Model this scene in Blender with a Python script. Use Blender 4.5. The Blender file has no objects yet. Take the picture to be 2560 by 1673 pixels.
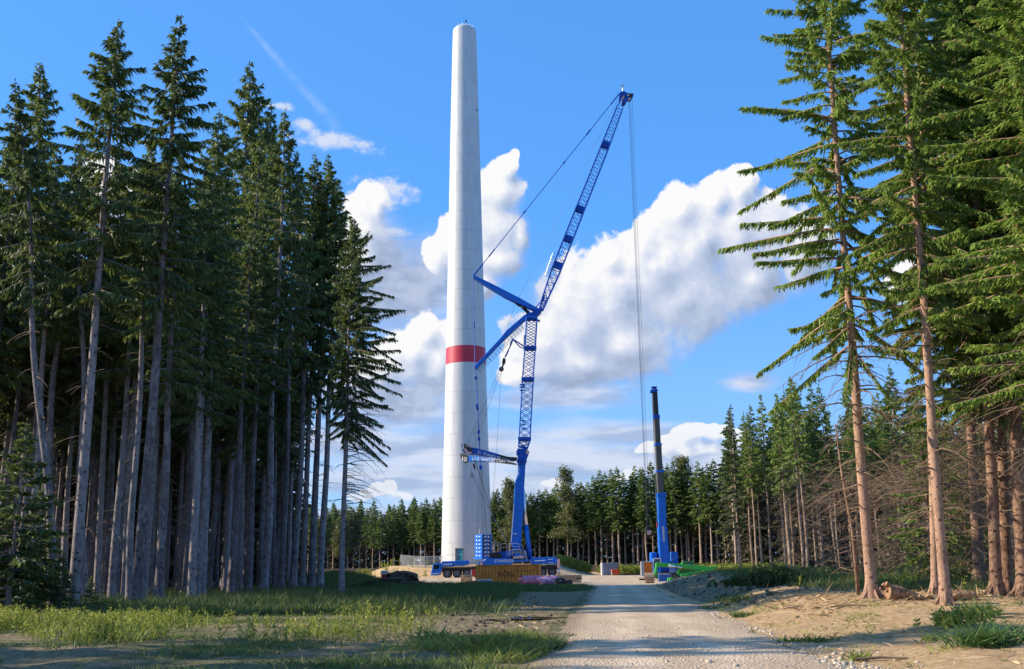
import bpy, math, random
import numpy as np
from mathutils import Vector, Matrix

S = bpy.context.scene
COL = S.collection
rad = math.radians

# ------------------------------------------------------------------ camera
W, H_, F = 2560.0, 1673.0, 2620.0
PITCH, ROLL, EYE = rad(12.66), rad(-0.8), 1.7
cam = bpy.data.cameras.new('camera'); camo = bpy.data.objects.new('camera', cam); COL.objects.link(camo)
CM = Matrix.Rotation(math.pi/2+PITCH, 3, 'X') @ Matrix.Rotation(ROLL, 3, 'Z')
camo.matrix_world = Matrix.Translation((0, 0, EYE)) @ CM.to_4x4()
cam.sensor_width = 36; cam.lens = 36*F/W; cam.clip_start = .1; cam.clip_end = 5000
S.camera = camo
CMn = np.array(CM)

def ray(px, py):
    return CM @ Vector(((px-W/2)/F, (H_/2-py)/F, -1.0))
def P(px, py, Y):
    """world point seen at photo pixel (px,py) whose world depth is Y metres"""
    d = ray(px, py)
    return Vector((0, 0, EYE)) + d*(Y/d.y)

# ------------------------------------------------------------------ light
SUN_EL, SUN_AZ = rad(29), rad(-86)          # azimuth clockwise from +Y : from the left
sdir = Vector((math.sin(SUN_AZ)*math.cos(SUN_EL), math.cos(SUN_AZ)*math.cos(SUN_EL), math.sin(SUN_EL)))
sl = bpy.data.lights.new('sun', 'SUN'); sl.energy = 5.0; sl.angle = rad(.53); sl.color = (1, .86, .66)
so = bpy.data.objects.new('sun', sl); COL.objects.link(so)
so.rotation_euler = (-sdir).to_track_quat('-Z', 'Y').to_euler()
S.view_settings.view_transform = 'Standard'; S.view_settings.look = 'None'
S.view_settings.gamma = 1; S.view_settings.exposure = .58
S.view_settings.use_curve_mapping = False
SKY_STRENGTH = .105
EXPO = .58
S.cycles.max_bounces = 4; S.cycles.diffuse_bounces = 3; S.cycles.transparent_max_bounces = 4
S.cycles.sample_clamp_indirect = 6

# ------------------------------------------------------------------ node helpers
def nd(nt, typ, **kw):
    n = nt.nodes.new(typ)
    for k, v in kw.items():
        if k.startswith('i_'):
            n.inputs[int(k[2:]) if k[2:].isdigit() else k[2:]].default_value = v
        else: setattr(n, k, v)
    return n
def lk(nt, a, b): nt.links.new(a, b)
def mth(nt, op, a, b=None, c=None, clamp=False):
    n = nt.nodes.new('ShaderNodeMath'); n.operation = op; n.use_clamp = clamp
    for i, v in enumerate((a, b, c)):
        if v is None: continue
        if isinstance(v, (int, float)): n.inputs[i].default_value = v
        else: nt.links.new(v, n.inputs[i])
    return n.outputs[0]
def vmth(nt, op, a, b=None, c=None):
    n = nt.nodes.new('ShaderNodeVectorMath'); n.operation = op
    for i, v in enumerate((a, b, c)):
        if v is None: continue
        if isinstance(v, (tuple, list)): n.inputs[i].default_value = v
        else: nt.links.new(v, n.inputs[i])
    return n.outputs['Value'] if op in ('LENGTH', 'DOT_PRODUCT') else n.outputs[0]
def mrange(nt, v, a, b, c=0., d=1., smooth=True):
    n = nt.nodes.new('ShaderNodeMapRange'); n.interpolation_type = 'SMOOTHSTEP' if smooth else 'LINEAR'; n.clamp = True
    nt.links.new(v, n.inputs[0])
    for i, q in enumerate((a, b, c, d)): n.inputs[i+1].default_value = q
    return n.outputs[0]
def mixc(nt, f, a, b):
    n = nt.nodes.new('ShaderNodeMix'); n.data_type = 'RGBA'
    for s, v in ((n.inputs[0], f), (n.inputs[6], a), (n.inputs[7], b)):
        if isinstance(v, (int, float)): s.default_value = v
        elif isinstance(v, (tuple, list)): s.default_value = tuple(v)+((1,) if len(v) == 3 else ())
        else: nt.links.new(v, s)
    return n.outputs[2]

# ------------------------------------------------------------------ world : sky + clouds (in directions, all round)
def build_world():
    w = bpy.data.worlds.new('World'); S.world = w; w.use_nodes = True
    nt = w.node_tree; nt.nodes.clear()
    out = nd(nt, 'ShaderNodeOutputWorld'); bg = nd(nt, 'ShaderNodeBackground'); bg.inputs[1].default_value = SKY_STRENGTH
    lk(nt, bg.outputs[0], out.inputs[0])
    sky = nd(nt, 'ShaderNodeTexSky', sky_type='NISHITA', sun_disc=False, sun_elevation=SUN_EL, sun_rotation=SUN_AZ,
             air_density=1.0, dust_density=.35, ozone_density=2.2, altitude=400)
    hs = nd(nt, 'ShaderNodeHueSaturation'); hs.inputs['Saturation'].default_value = 1.12; hs.inputs['Value'].default_value = 1.0
    lk(nt, sky.outputs[0], hs.inputs['Color'])
    tc = nd(nt, 'ShaderNodeTexCoord')
    dirv = tc.outputs['Generated']
    sp = nd(nt, 'ShaderNodeSeparateXYZ'); lk(nt, dirv, sp.inputs[0])
    az = mth(nt, 'ARCTAN2', sp.outputs[0], sp.outputs[1])
    hor = mth(nt, 'SQRT', mth(nt, 'ADD', mth(nt, 'MULTIPLY', sp.outputs[0], sp.outputs[0]), mth(nt, 'MULTIPLY', sp.outputs[1], sp.outputs[1])))
    el = mth(nt, 'ARCTAN2', sp.outputs[2], hor)
    cb = nd(nt, 'ShaderNodeCombineXYZ'); lk(nt, az, cb.inputs[0]); lk(nt, el, cb.inputs[1])
    uv = cb.outputs[0]
    def ae(px, py):
        d = ray(px, py); return math.atan2(d.x, d.y), math.atan2(d.z, math.hypot(d.x, d.y))
    # cumulus: (x, y, rx, ry) in directions named by photo pixels
    cum = [(1350, 860, 95, 100), (1440, 790, 120, 140), (1530, 720, 120, 130), (1430, 900, 150, 70), (1560, 850, 170, 110), (1650, 660, 120, 130),
           (1740, 590, 110, 125), (1720, 740, 160, 120), (1835, 600, 95, 130), (1845, 480, 42, 55), (1870, 460, 30, 40), (1930, 560, 80, 85),
           (2000, 620, 90, 100), (1880, 700, 85, 80), (1290, 940, 40, 40), (1780, 500, 48, 50), (1700, 520, 50, 60), (1600, 620, 60, 70), (1500, 655, 55, 55),
           (1265, 410, 28, 42), (1250, 470, 60, 70), (1240, 560, 75, 85), (1250, 640, 62, 60), (1215, 700, 50, 40), (1278, 382, 15, 20), (1300, 575, 25, 55),
           (900, 560, 72, 85), (935, 520, 32, 42), (870, 640, 70, 70), (1095, 640, 45, 40), (1140, 600, 40, 60), (820, 700, 90, 80),
           (1060, 830, 55, 55), (1020, 880, 85, 60), (960, 920, 80, 55), (1100, 900, 60, 70), (1130, 840, 40, 60),
           (300, 500, 140, 80), (80, 640, 120, 90),
           (928, 1247, 22, 12), (958, 1236, 24, 16), (984, 1228, 17, 18), (1012, 1248, 24, 10), (895, 1252, 22, 9),
           (1660, 1116, 30, 17), (1698, 1102, 34, 22), (1740, 1094, 30, 18), (1772, 1100, 28, 22), (1804, 1098, 26, 18), (1625, 1126, 34, 13), (1580, 1172, 26, 13), (1550, 1180, 22, 11), (1835, 1120, 40, 24), (1390, 1206, 26, 15), (1365, 1214, 24, 10),
           (1730, 1130, 105, 20), (2350, 700, 130, 90), (2600, 1000, 200, 90), (-300, 800, 300, 120)]
    # flat grey-blue veils
    strat = [(1010, 720, 150, 130), (950, 640, 90, 120), (1000, 1000, 170, 75), (880, 980, 110, 80), (1100, 950, 70, 70), (1060, 1130, 420, 60), (1000, 1200, 420, 60),
             (1330, 1130, 320, 60), (1500, 1160, 380, 60), (1250, 1210, 400, 70), (1840, 960, 80, 26), (1500, 1090, 300, 30), (870, 1100, 180, 70), (1420, 990, 190, 34), (1750, 1160, 320, 70), (1300, 1300, 900, 70), (2200, 1150, 400, 80), (300, 1100, 500, 120)]
    def field(g, vec, blobs, sm):
        acc = None
        for (x, y, rx, ry) in blobs:
            a, e = ae(x, y); a2, _ = ae(x+rx, y); _, e2 = ae(x, y-ry)
            ix, iy = 1/abs(a2-a), 1/abs(e2-e)
            l = vmth(g, 'LENGTH', vmth(g, 'MULTIPLY_ADD', vec, (ix, iy, 0), (-a*ix, -e*iy, 0)))
            acc = l if acc is None else mth(g, 'SMOOTH_MIN', acc, l, sm)
        return mth(g, 'SUBTRACT', 1.0, acc)
    def group(name, blobs, sm, nscale, namp, warp, elscale=1., bamp=0.):
        g = bpy.data.node_groups.new(name, 'ShaderNodeTree')
        g.interface.new_socket('Vector', in_out='INPUT', socket_type='NodeSocketVector')
        g.interface.new_socket('Density', in_out='OUTPUT', socket_type='NodeSocketFloat')
        gi = g.nodes.new('NodeGroupInput'); go = g.nodes.new('NodeGroupOutput')
        v = gi.outputs[0]
        sc = vmth(g, 'MULTIPLY', v, (1, elscale, 0))
        n1 = nd(g, 'ShaderNodeTexNoise', noise_dimensions='2D'); n1.inputs['Scale'].default_value = nscale*.5; n1.inputs['Detail'].default_value = 4
        lk(g, sc, n1.inputs['Vector'])
        off = vmth(g, 'MULTIPLY', vmth(g, 'SUBTRACT', n1.outputs['Color'], (.5, .5, .5)), (warp, warp/elscale, 0))
        d = field(g, vmth(g, 'ADD', v, off), blobs, sm)
        n2 = nd(g, 'ShaderNodeTexNoise', noise_dimensions='2D'); n2.inputs['Scale'].default_value = nscale*1.3; n2.inputs['Detail'].default_value = 9
        n2.inputs['Roughness'].default_value = .58; lk(g, sc, n2.inputs['Vector'])
        vo = nd(g, 'ShaderNodeTexVoronoi', voronoi_dimensions='2D', feature='F1'); vo.inputs['Scale'].default_value = nscale*1.1; vo.inputs['Detail'].default_value = 4.5; vo.inputs['Roughness'].default_value = .52; vo.inputs['Lacunarity'].default_value = 2.3
        vo.normalize = True
        off2 = vmth(g, 'MULTIPLY', vmth(g, 'SUBTRACT', n2.outputs['Color'], (.5, .5, .5)), (.035, .035, 0))
        lk(g, vmth(g, 'ADD', sc, off2), vo.inputs['Vector'])
        nn = mth(g, 'ADD', mth(g, 'MULTIPLY', mth(g, 'SUBTRACT', n2.outputs[0], .5), namp), mth(g, 'MULTIPLY', mth(g, 'SUBTRACT', .36, vo.outputs['Distance']), bamp))
        lk(g, mth(g, 'ADD', mth(g, 'ADD', d, .06), nn), go.inputs[0])
        return g
    gc = group('cumulus', cum, .28, 17., .75, .035, 1., 1.1)
    gm = bpy.data.node_groups.new('bulk', 'ShaderNodeTree')
    gm.interface.new_socket('Vector', in_out='INPUT', socket_type='NodeSocketVector'); gm.interface.new_socket('Density', in_out='OUTPUT', socket_type='NodeSocketFloat')
    gi = gm.nodes.new('NodeGroupInput'); go = gm.nodes.new('NodeGroupOutput'); lk(gm, field(gm, gi.outputs[0], cum, .5), go.inputs[0])
    gs = group('veil', strat, .3, 7., 1.5, .05, 4.5, 0.)
    def inst(g, vec):
        n = nt.nodes.new('ShaderNodeGroup'); n.node_tree = g; lk(nt, vec, n.inputs[0]); return n.outputs[0]
    c0 = inst(gc, uv)
    c1 = inst(gc, vmth(nt, 'ADD', uv, (-.008, .011, 0)))
    c2 = inst(gm, uv); c3 = inst(gm, vmth(nt, 'ADD', uv, (-.030, .042, 0)))
    s0 = inst(gs, uv)
    # clouds elsewhere round the horizon
    n3 = nd(nt, 'ShaderNodeTexNoise', noise_dimensions='2D'); n3.inputs['Scale'].default_value = 5; n3.inputs['Detail'].default_value = 8
    lk(nt, vmth(nt, 'MULTIPLY', uv, (1, 2.2, 0)), n3.inputs['Vector'])
    away = mrange(nt, mth(nt, 'ABSOLUTE', az), .62, .85)
    far_ = mth(nt, 'MULTIPLY', mth(nt, 'MULTIPLY', mrange(nt, n3.outputs[0], .52, .66), away), mrange(nt, el, .9, .3))
    # cloud light : side turned to the sun bright, undersides grey-blue
    rel = mth(nt, 'ADD', mth(nt, 'MULTIPLY', mth(nt, 'SUBTRACT', c0, c1), .55), mth(nt, 'MINIMUM', mth(nt, 'MULTIPLY', mth(nt, 'SUBTRACT', c2, c3), .36), .15))
    lit = mth(nt, 'ADD', mrange(nt, c0, .15, .95, .57, .46), rel, clamp=True)
    k = 1/SKY_STRENGTH/2**EXPO
    alpha = mrange(nt, mth(nt, 'DIVIDE', mth(nt, 'ADD', c0, .06), mrange(nt, lit, .42, .62, .70, .17)), 0., 1.)
    ramp = nd(nt, 'ShaderNodeValToRGB'); lk(nt, lit, ramp.inputs[0])
    cr = ramp.color_ramp; cr.elements[0].position = .16; cr.elements[0].color = (.34, .42, .60, 1); cr.elements[1].position = .84; cr.elements[1].color = (.97, .97, .98, 1)
    e = cr.elements.new(.42); e.color = (.50, .59, .78, 1); e = cr.elements.new(.62); e.color = (.68, .74, .89, 1)
    cc = vmth(nt, 'MULTIPLY', ramp.outputs[0], (k, k, k))
    # contrail and wisps
    def line(x0, y0, x1, y1, w0, soft):
        a0, b0 = ae(x0, y0); a1, b1 = ae(x1, y1); L = math.hypot(a1-a0, b1-b0); tx, ty = (a1-a0)/L, (b1-b0)/L
        q = vmth(nt, 'SUBTRACT', uv, (a0, b0, 0))
        along = mth(nt, 'DIVIDE', vmth(nt, 'DOT_PRODUCT', q, (tx, ty, 0)), L)
        ac = mth(nt, 'ABSOLUTE', vmth(nt, 'DOT_PRODUCT', q, (-ty, tx, 0)))
        wd = mth(nt, 'ADD', w0, mth(nt, 'MULTIPLY', along, w0*1.5))
        m = mrange(nt, mth(nt, 'DIVIDE', ac, wd), 1.0, .0)
        return mth(nt, 'MULTIPLY', mth(nt, 'MULTIPLY', m, mrange(nt, along, 0, .3)), mrange(nt, along, 1.02, .93))
    n4 = nd(nt, 'ShaderNodeTexNoise', noise_dimensions='2D'); n4.inputs['Scale'].default_value = 30; n4.inputs['Detail'].default_value = 7; n4.inputs['Roughness'].default_value = .62
    lk(nt, vmth(nt, 'MULTIPLY', uv, (1, 1.6, 0)), n4.inputs['Vector'])
    ctr = mth(nt, 'MULTIPLY', line(585, 20, 850, 325, .0035, 1), mrange(nt, n4.outputs[0], .3, .75, .06, .30))
    wsp = field(nt, uv, [(760, 310, 55, 22), (800, 350, 90, 40), (880, 365, 95, 32), (690, 265, 80, 14), (990, 470, 110, 45), (940, 580, 150, 18)], .3)
    wspa = mth(nt, 'MULTIPLY', mrange(nt, mth(nt, 'ADD', wsp, mth(nt, 'MULTIPLY', mth(nt, 'SUBTRACT', n4.outputs[0], .56), 3.2)), .0, 1.0), .8)
    skyc = vmth(nt, 'MULTIPLY', hs.outputs[0], (.84, 1.32, 1.80))
    skyc = mixc(nt, .55, skyc, (.115*k, .41*k, 1.0*k))
    haze = mrange(nt, el, .34, -.02, 0, .55)
    skyc = mixc(nt, haze, skyc, (.40*k, .58*k, .90*k))
    c = mixc(nt, ctr, skyc, (.72*k, .80*k, .93*k))
    c = mixc(nt, wspa, c, (.78*k, .82*k, .90*k))
    va = mrange(nt, s0, -.30, .75, 0, .90)
    n5 = nd(nt, 'ShaderNodeTexNoise', noise_dimensions='2D'); n5.inputs['Scale'].default_value = 11; n5.inputs['Detail'].default_value = 4; lk(nt, vmth(nt, 'MULTIPLY', uv, (1, 5, 0)), n5.inputs['Vector'])
    vl = mixc(nt, mrange(nt, mth(nt, 'SUBTRACT', n5.outputs[0], mth(nt, 'MULTIPLY', el, .55)), .30, .56), (.42*k, .52*k, .74*k), (.70*k, .76*k, .90*k))
    c = mixc(nt, va, c, vl)
    gb = field(nt, vmth(nt, 'ADD', uv, vmth(nt, 'MULTIPLY', vmth(nt, 'SUBTRACT', n4.outputs['Color'], (.5, .5, .5)), (.05, .035, 0))), [(1010, 720, 110, 95), (950, 650, 70, 80), (1080, 690, 70, 80), (900, 760, 90, 60), (1000, 1000, 140, 60), (900, 980, 90, 60), (1090, 960, 70, 70), (1400, 950, 120, 40), (1540, 915, 110, 45)], .4)
    c = mixc(nt, mrange(nt, gb, -.05, .55, 0, .88), c, mixc(nt, mrange(nt, n4.outputs[0], .35, .65), (.34*k, .43*k, .63*k), (.50*k, .58*k, .76*k)))
    c = mixc(nt, far_, c, (.66*k, .70*k, .78*k))
    c = mixc(nt, mth(nt, 'MULTIPLY', alpha, mrange(nt, el, .03, .17, .5, 1.)), c, cc)
    lk(nt, c, bg.inputs[0])
    w.cycles.sampling_method = 'MANUAL'; w.cycles.sample_map_resolution = 512
build_world()

# ------------------------------------------------------------------ materials
def mat(name, col, rough=.6, var=.0, scale=5., metal=0., bump=0., bscale=40., spec=.5, col2=None, stretch=(1, 1, 1), detail=5):
    m = bpy.data.materials.new(name); m.use_nodes = True; nt = m.node_tree
    b = nt.nodes['Principled BSDF']; b.inputs['Roughness'].default_value = rough; b.inputs['Metallic'].default_value = metal
    b.inputs['Specular IOR Level'].default_value = spec
    b.inputs['Base Color'].default_value = (*col, 1)
    if var or col2 or bump:
        tc = nd(nt, 'ShaderNodeTexCoord'); mp = nd(nt, 'ShaderNodeMapping'); mp.inputs['Scale'].default_value = stretch
        lk(nt, tc.outputs['Object'], mp.inputs[0])
        if var or col2:
            n = nd(nt, 'ShaderNodeTexNoise'); n.inputs['Scale'].default_value = scale; n.inputs['Detail'].default_value = detail; n.inputs['Roughness'].default_value = .6
            lk(nt, mp.outputs[0], n.inputs['Vector'])
            c2 = col2 or tuple(max(0, x*(1-var)) for x in col)
            lk(nt, mixc(nt, mrange(nt, n.outputs[0], .32, .68), c2, col), b.inputs['Base Color'])
        if bump:
            n2 = nd(nt, 'ShaderNodeTexNoise'); n2.inputs['Scale'].default_value = bscale; n2.inputs['Detail'].default_value = 4
            lk(nt, mp.outputs[0], n2.inputs['Vector'])
            bp = nd(nt, 'ShaderNodeBump'); bp.inputs['Strength'].default_value = bump; bp.inputs['Distance'].default_value = .05
            lk(nt, n2.outputs[0], bp.inputs['Height']); lk(nt, bp.outputs[0], b.inputs['Normal'])
    return m

def needle_mat(name, c1, c2, trans=.25, tip=None):
    m = bpy.data.materials.new(name); m.use_nodes = True; nt = m.node_tree; nt.nodes.clear()
    out = nd(nt, 'ShaderNodeOutputMaterial')
    g = nd(nt, 'ShaderNodeNewGeometry'); oi = nd(nt, 'ShaderNodeObjectInfo')
    tc = nd(nt, 'ShaderNodeTexCoord'); n = nd(nt, 'ShaderNodeTexNoise'); n.inputs['Scale'].default_value = .7; n.inputs['Detail'].default_value = 3
    lk(nt, tc.outputs['Object'], n.inputs['Vector'])
    f = mth(nt, 'ADD', mth(nt, 'MULTIPLY', g.outputs['Random Per Island'], .55), mth(nt, 'MULTIPLY', n.outputs[0], .6))
    f = mth(nt, 'ADD', f, mth(nt, 'MULTIPLY', mth(nt, 'SUBTRACT', oi.outputs['Random'], .5), .35))
    c = mixc(nt, mrange(nt, f, .2, 1.0), c1, c2)
    if tip: c = mixc(nt, mrange(nt, g.outputs['Random Per Island'], .93, .95), c, tip)
    d = nd(nt, 'ShaderNodeBsdfPrincipled'); lk(nt, c, d.inputs['Base Color']); d.inputs['Roughness'].default_value = .55; d.inputs['Specular IOR Level'].default_value = .35
    t = nd(nt, 'ShaderNodeBsdfTranslucent'); lk(nt, mixc(nt, .35, c, (.16, .22, .03)), t.inputs[0])
    mx = nd(nt, 'ShaderNodeMixShader'); mx.inputs[0].default_value = trans
    lk(nt, d.outputs[0], mx.inputs[1]); lk(nt, t.outputs[0], mx.inputs[2]); lk(nt, mx.outputs[0], out.inputs[0])
    return m

def bark_mat(name, c1, c2, sc=1.):
    m = bpy.data.materials.new(name); m.use_nodes = True; nt = m.node_tree
    b = nt.nodes['Principled BSDF']; b.inputs['Roughness'].default_value = .9; b.inputs['Specular IOR Level'].default_value = .15
    tc = nd(nt, 'ShaderNodeTexCoord'); mp = nd(nt, 'ShaderNodeMapping'); mp.inputs['Scale'].default_value = (1, 1, .35); lk(nt, tc.outputs['Object'], mp.inputs[0])
    oi = nd(nt, 'ShaderNodeObjectInfo')
    n = nd(nt, 'ShaderNodeTexNoise'); n.inputs['Scale'].default_value = 9*sc; n.inputs['Detail'].default_value = 6; n.inputs['Roughness'].default_value = .7; lk(nt, mp.outputs[0], n.inputs['Vector'])
    n2 = nd(nt, 'ShaderNodeTexNoise'); n2.inputs['Scale'].default_value = .8; n2.inputs['Detail'].default_value = 3; lk(nt, tc.outputs['Object'], n2.inputs['Vector'])
    f = mth(nt, 'ADD', mth(nt, 'MULTIPLY', n.outputs[0], .75), mth(nt, 'MULTIPLY', n2.outputs[0], .5))
    f = mth(nt, 'ADD', f, mth(nt, 'MULTIPLY', mth(nt, 'SUBTRACT', oi.outputs['Random'], .5), .2))
    c = mixc(nt, mrange(nt, f, .42, .82), c1, c2)
    # dark knots where branches broke off
    vo = nd(nt, 'ShaderNodeTexVoronoi'); vo.inputs['Scale'].default_value = 2.4; vo.inputs['Randomness'].default_value = 1
    mp2 = nd(nt, 'ShaderNodeMapping'); mp2.inputs['Scale'].default_value = (1.2, 1.2, 1.6); lk(nt, tc.outputs['Object'], mp2.inputs[0]); lk(nt, mp2.outputs[0], vo.inputs['Vector'])
    kn = mrange(nt, vo.outputs['Distance'], .16, .24, .75, 0.)
    lk(nt, mixc(nt, kn, c, tuple(x*.25 for x in c1)), b.inputs['Base Color'])
    bp = nd(nt, 'ShaderNodeBump'); bp.inputs['Strength'].default_value = .6; bp.inputs['Distance'].default_value = .04
    lk(nt, n.outputs[0], bp.inputs['Height']); lk(nt, bp.outputs[0], b.inputs['Normal'])
    return m

M = {}
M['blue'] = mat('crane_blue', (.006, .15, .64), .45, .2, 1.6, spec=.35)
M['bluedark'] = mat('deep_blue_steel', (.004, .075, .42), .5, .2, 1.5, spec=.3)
M['black'] = mat('black_steel', (.012, .013, .016), .5, .3, 3)
M['grey'] = mat('grey_steel', (.30, .31, .33), .45, .25, 3, metal=.3)
M['galv'] = mat('galvanised_steel', (.48, .50, .52), .4, .2, 4, metal=.5)
M['chrome'] = mat('cylinder_rod', (.75, .76, .78), .22, metal=.9)
M['white'] = mat('white_paint', (.78, .78, .77), .5, .08, 2)
M['red'] = mat('red_paint', (.52, .03, .03), .5, .15, 2)
M['rubber'] = mat('tyre_rubber', (.02, .02, .022), .85, .3, 8)
M['rim'] = mat('wheel_rim', (.25, .26, .29), .5, .3, 6, metal=.2)
M['glass'] = mat('dark_glass', (.01, .02, .025), .06, spec=.8)
M['rope'] = mat('steel_rope', (.10, .12, .14), .5)
M['green'] = mat('lift_green', (.03, .38, .04), .45, .12, 1.5)
M['greend'] = mat('lift_dark_green', (.015, .16, .02), .5, .15, 1.5)
M['tele'] = mat('greased_boom_steel', (.10, .085, .065), .45, .4, 1.2, stretch=(1, 1, .3))
M['orange'] = mat('container_ochre', (.84, .31, .045), .6, .3, 1.3, col2=(.62, .20, .03))
M['orangerim'] = mat('container_frame', (.60, .21, .035), .6, .35, 1.5)
M['oran2'] = mat('orange_red_paint', (.72, .10, .015), .55, .25, 2)
M['oran3'] = mat('orange_netting', (.75, .19, .01), .7, .45, 3)
M['dark_text'] = mat('dark_lettering', (.05, .02, .01), .6)
M['pink'] = mat('pink_sheet', (.78, .30, .38), .6, .35, 2, col2=(.55, .13, .24))
M['purple'] = mat('purple_sheet', (.68, .38, .56), .6, .35, 2, col2=(.48, .16, .34))
M['tarp'] = mat('dark_tarp', (.012, .018, .022), .7, .3, 2)
M['wood'] = mat('weathered_timber', (.36, .27, .19), .8, .45, 4, stretch=(.4, 2, 3))
M['woodend'] = mat('fresh_timber', (.50, .33, .21), .8, .4, 5)
M['rotwood'] = mat('rotten_wood', (.42, .26, .15), .9, .6, 5, bump=.6, bscale=14, col2=(.16, .07, .035))
M['grate'] = mat('blue_white_sheet', (.28, .42, .62), .6, .5, 3, col2=(.06, .14, .30))
M['teal'] = mat('teal_door', (.02, .30, .40), .5, .25, 2)
M['soil'] = mat('dark_soil', (.12, .085, .055), .95, .6, 2.5, bump=.8, bscale=5, col2=(.045, .03, .02))
M['lettering'] = mat('white_lettering', (.75, .82, .90), .5)
M['blue2'] = mat('toolbox_blue', (.01, .11, .42), .5, .2, 2)
M['greybox'] = mat('grey_blue_panel', (.22, .28, .36), .6, .3, 2)
M['rock'] = mat('limestone', (.56, .47, .35), .9, .35, 3)
M['puddle'] = mat('puddle_water', (.03, .03, .025), .03, spec=.6)
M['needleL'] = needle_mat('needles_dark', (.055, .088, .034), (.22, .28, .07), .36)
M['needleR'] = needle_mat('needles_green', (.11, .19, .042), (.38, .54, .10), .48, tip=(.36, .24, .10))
M['needleF'] = needle_mat('needles_far', (.085, .150, .042), (.29, .40, .09), .36)
M['needleY'] = needle_mat('leaves_yellow_green', (.10, .12, .04), (.22, .22, .08), .3)
M['needleB'] = needle_mat('needles_young', (.10, .17, .04), (.30, .40, .10), .4)
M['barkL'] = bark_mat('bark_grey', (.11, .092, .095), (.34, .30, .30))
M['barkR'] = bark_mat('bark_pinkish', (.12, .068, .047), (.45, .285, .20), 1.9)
M['barkF'] = bark_mat('bark_far', (.20, .14, .10), (.52, .40, .31))
M['deadwood'] = mat('dead_branch_wood', (.20, .135, .085), .9, .4, 3)
M['grass'] = needle_mat('grass_blades', (.11, .15, .03), (.33, .38, .08), .4, tip=(.30, .26, .14))
M['grassd'] = needle_mat('grass_dark', (.055, .095, .03), (.17, .23, .065), .35, tip=(.22, .19, .11))
M['weed'] = needle_mat('weed_leaves', (.20, .24, .035), (.50, .50, .10), .4)
M['sedge'] = needle_mat('sedge_blades', (.05, .12, .03), (.16, .27, .08), .3)
M['straw'] = needle_mat('dry_litter', (.20, .115, .055), (.56, .42, .24), .1)

def stripes_mat():
    m = bpy.data.materials.new('red_white_stripes'); m.use_nodes = True; nt = m.node_tree; b = nt.nodes['Principled BSDF']; b.inputs['Roughness'].default_value = .5
    tc = nd(nt, 'ShaderNodeTexCoord'); sp = nd(nt, 'ShaderNodeSeparateXYZ'); lk(nt, tc.outputs['Object'], sp.inputs[0])
    v = mth(nt, 'FRACT', mth(nt, 'MULTIPLY', mth(nt, 'ADD', mth(nt, 'ADD', sp.outputs[0], sp.outputs[2]), mth(nt, 'MULTIPLY', sp.outputs[1], .5)), 2.6))
    lk(nt, mixc(nt, mth(nt, 'GREATER_THAN', v, .5), (.45, .02, .02), (.78, .76, .74)), b.inputs['Base Color'])
    return m
M['stripes'] = stripes_mat()

def tower_mat():
    m = bpy.data.materials.new('painted_concrete'); m.use_nodes = True; nt = m.node_tree; b = nt.nodes['Principled BSDF']
    b.inputs['Roughness'].default_value = .38; b.inputs['Specular IOR Level'].default_value = .45
    tc = nd(nt, 'ShaderNodeTexCoord'); mp = nd(nt, 'ShaderNodeMapping'); mp.inputs['Scale'].default_value = (.8, .8, .12); lk(nt, tc.outputs['Object'], mp.inputs[0])
    n = nd(nt, 'ShaderNodeTexNoise'); n.inputs['Scale'].default_value = 2.2; n.inputs['Detail'].default_value = 6; lk(nt, mp.outputs[0], n.inputs['Vector'])
    oi = nd(nt, 'ShaderNodeObjectInfo')
    f = mth(nt, 'ADD', mrange(nt, n.outputs[0], .3, .7), mth(nt, 'MULTIPLY', mth(nt, 'SUBTRACT', oi.outputs['Random'], .5), .5))
    lk(nt, mixc(nt, mth(nt, 'MULTIPLY', f, 1., clamp=True), (.54, .56, .56), (.62, .63, .625)), b.inputs['Base Color'])
    return m
M['tower'] = tower_mat()
M['joint'] = mat('joint_shadow_gap', (.30, .30, .30), .9)
M['redband'] = mat('red_band_paint', (.56, .022, .05), .45, .1, 1)

# ------------------------------------------------------------------ mesh helpers
def mesh_np(name, V, Q, mats, smooth=False, mi=None):
    V = np.asarray(V, np.float32); Q = np.asarray(Q, np.int32)
    me = bpy.data.meshes.new(name); k = Q.shape[1]
    me.vertices.add(len(V)); me.vertices.foreach_set('co', V.ravel())
    me.loops.add(Q.size); me.loops.foreach_set('vertex_index', Q.ravel())
    me.polygons.add(len(Q)); me.polygons.foreach_set('loop_start', np.arange(0, Q.size, k, dtype=np.int32))
    if mi is not None: me.polygons.foreach_set('material_index', np.asarray(mi, np.int32))
    if smooth: me.polygons.foreach_set('use_smooth', np.ones(len(Q), bool))
    me.update(calc_edges=True)
    for m in mats: me.materials.append(m)
    return me

def link(name, me, parent=None, loc=None):
    o = bpy.data.objects.new(name, me); COL.objects.link(o)
    if parent is not None: o.parent = parent
    if loc is not None: o.location = loc
    return o
def tag(o, label=None, cat=None, group=None, kind=None):
    if label: o['label'] = label
    if cat: o['category'] = cat
    if group: o['group'] = group
    if kind: o['kind'] = kind
    return o
def thing(name, label, cat, loc=(0, 0, 0), group=None, rz=0.):
    o = bpy.data.objects.new(name, None); COL.objects.link(o); o.location = loc; o.rotation_euler.z = rz
    o.empty_display_size = .3
    return tag(o, label, cat, group)

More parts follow.
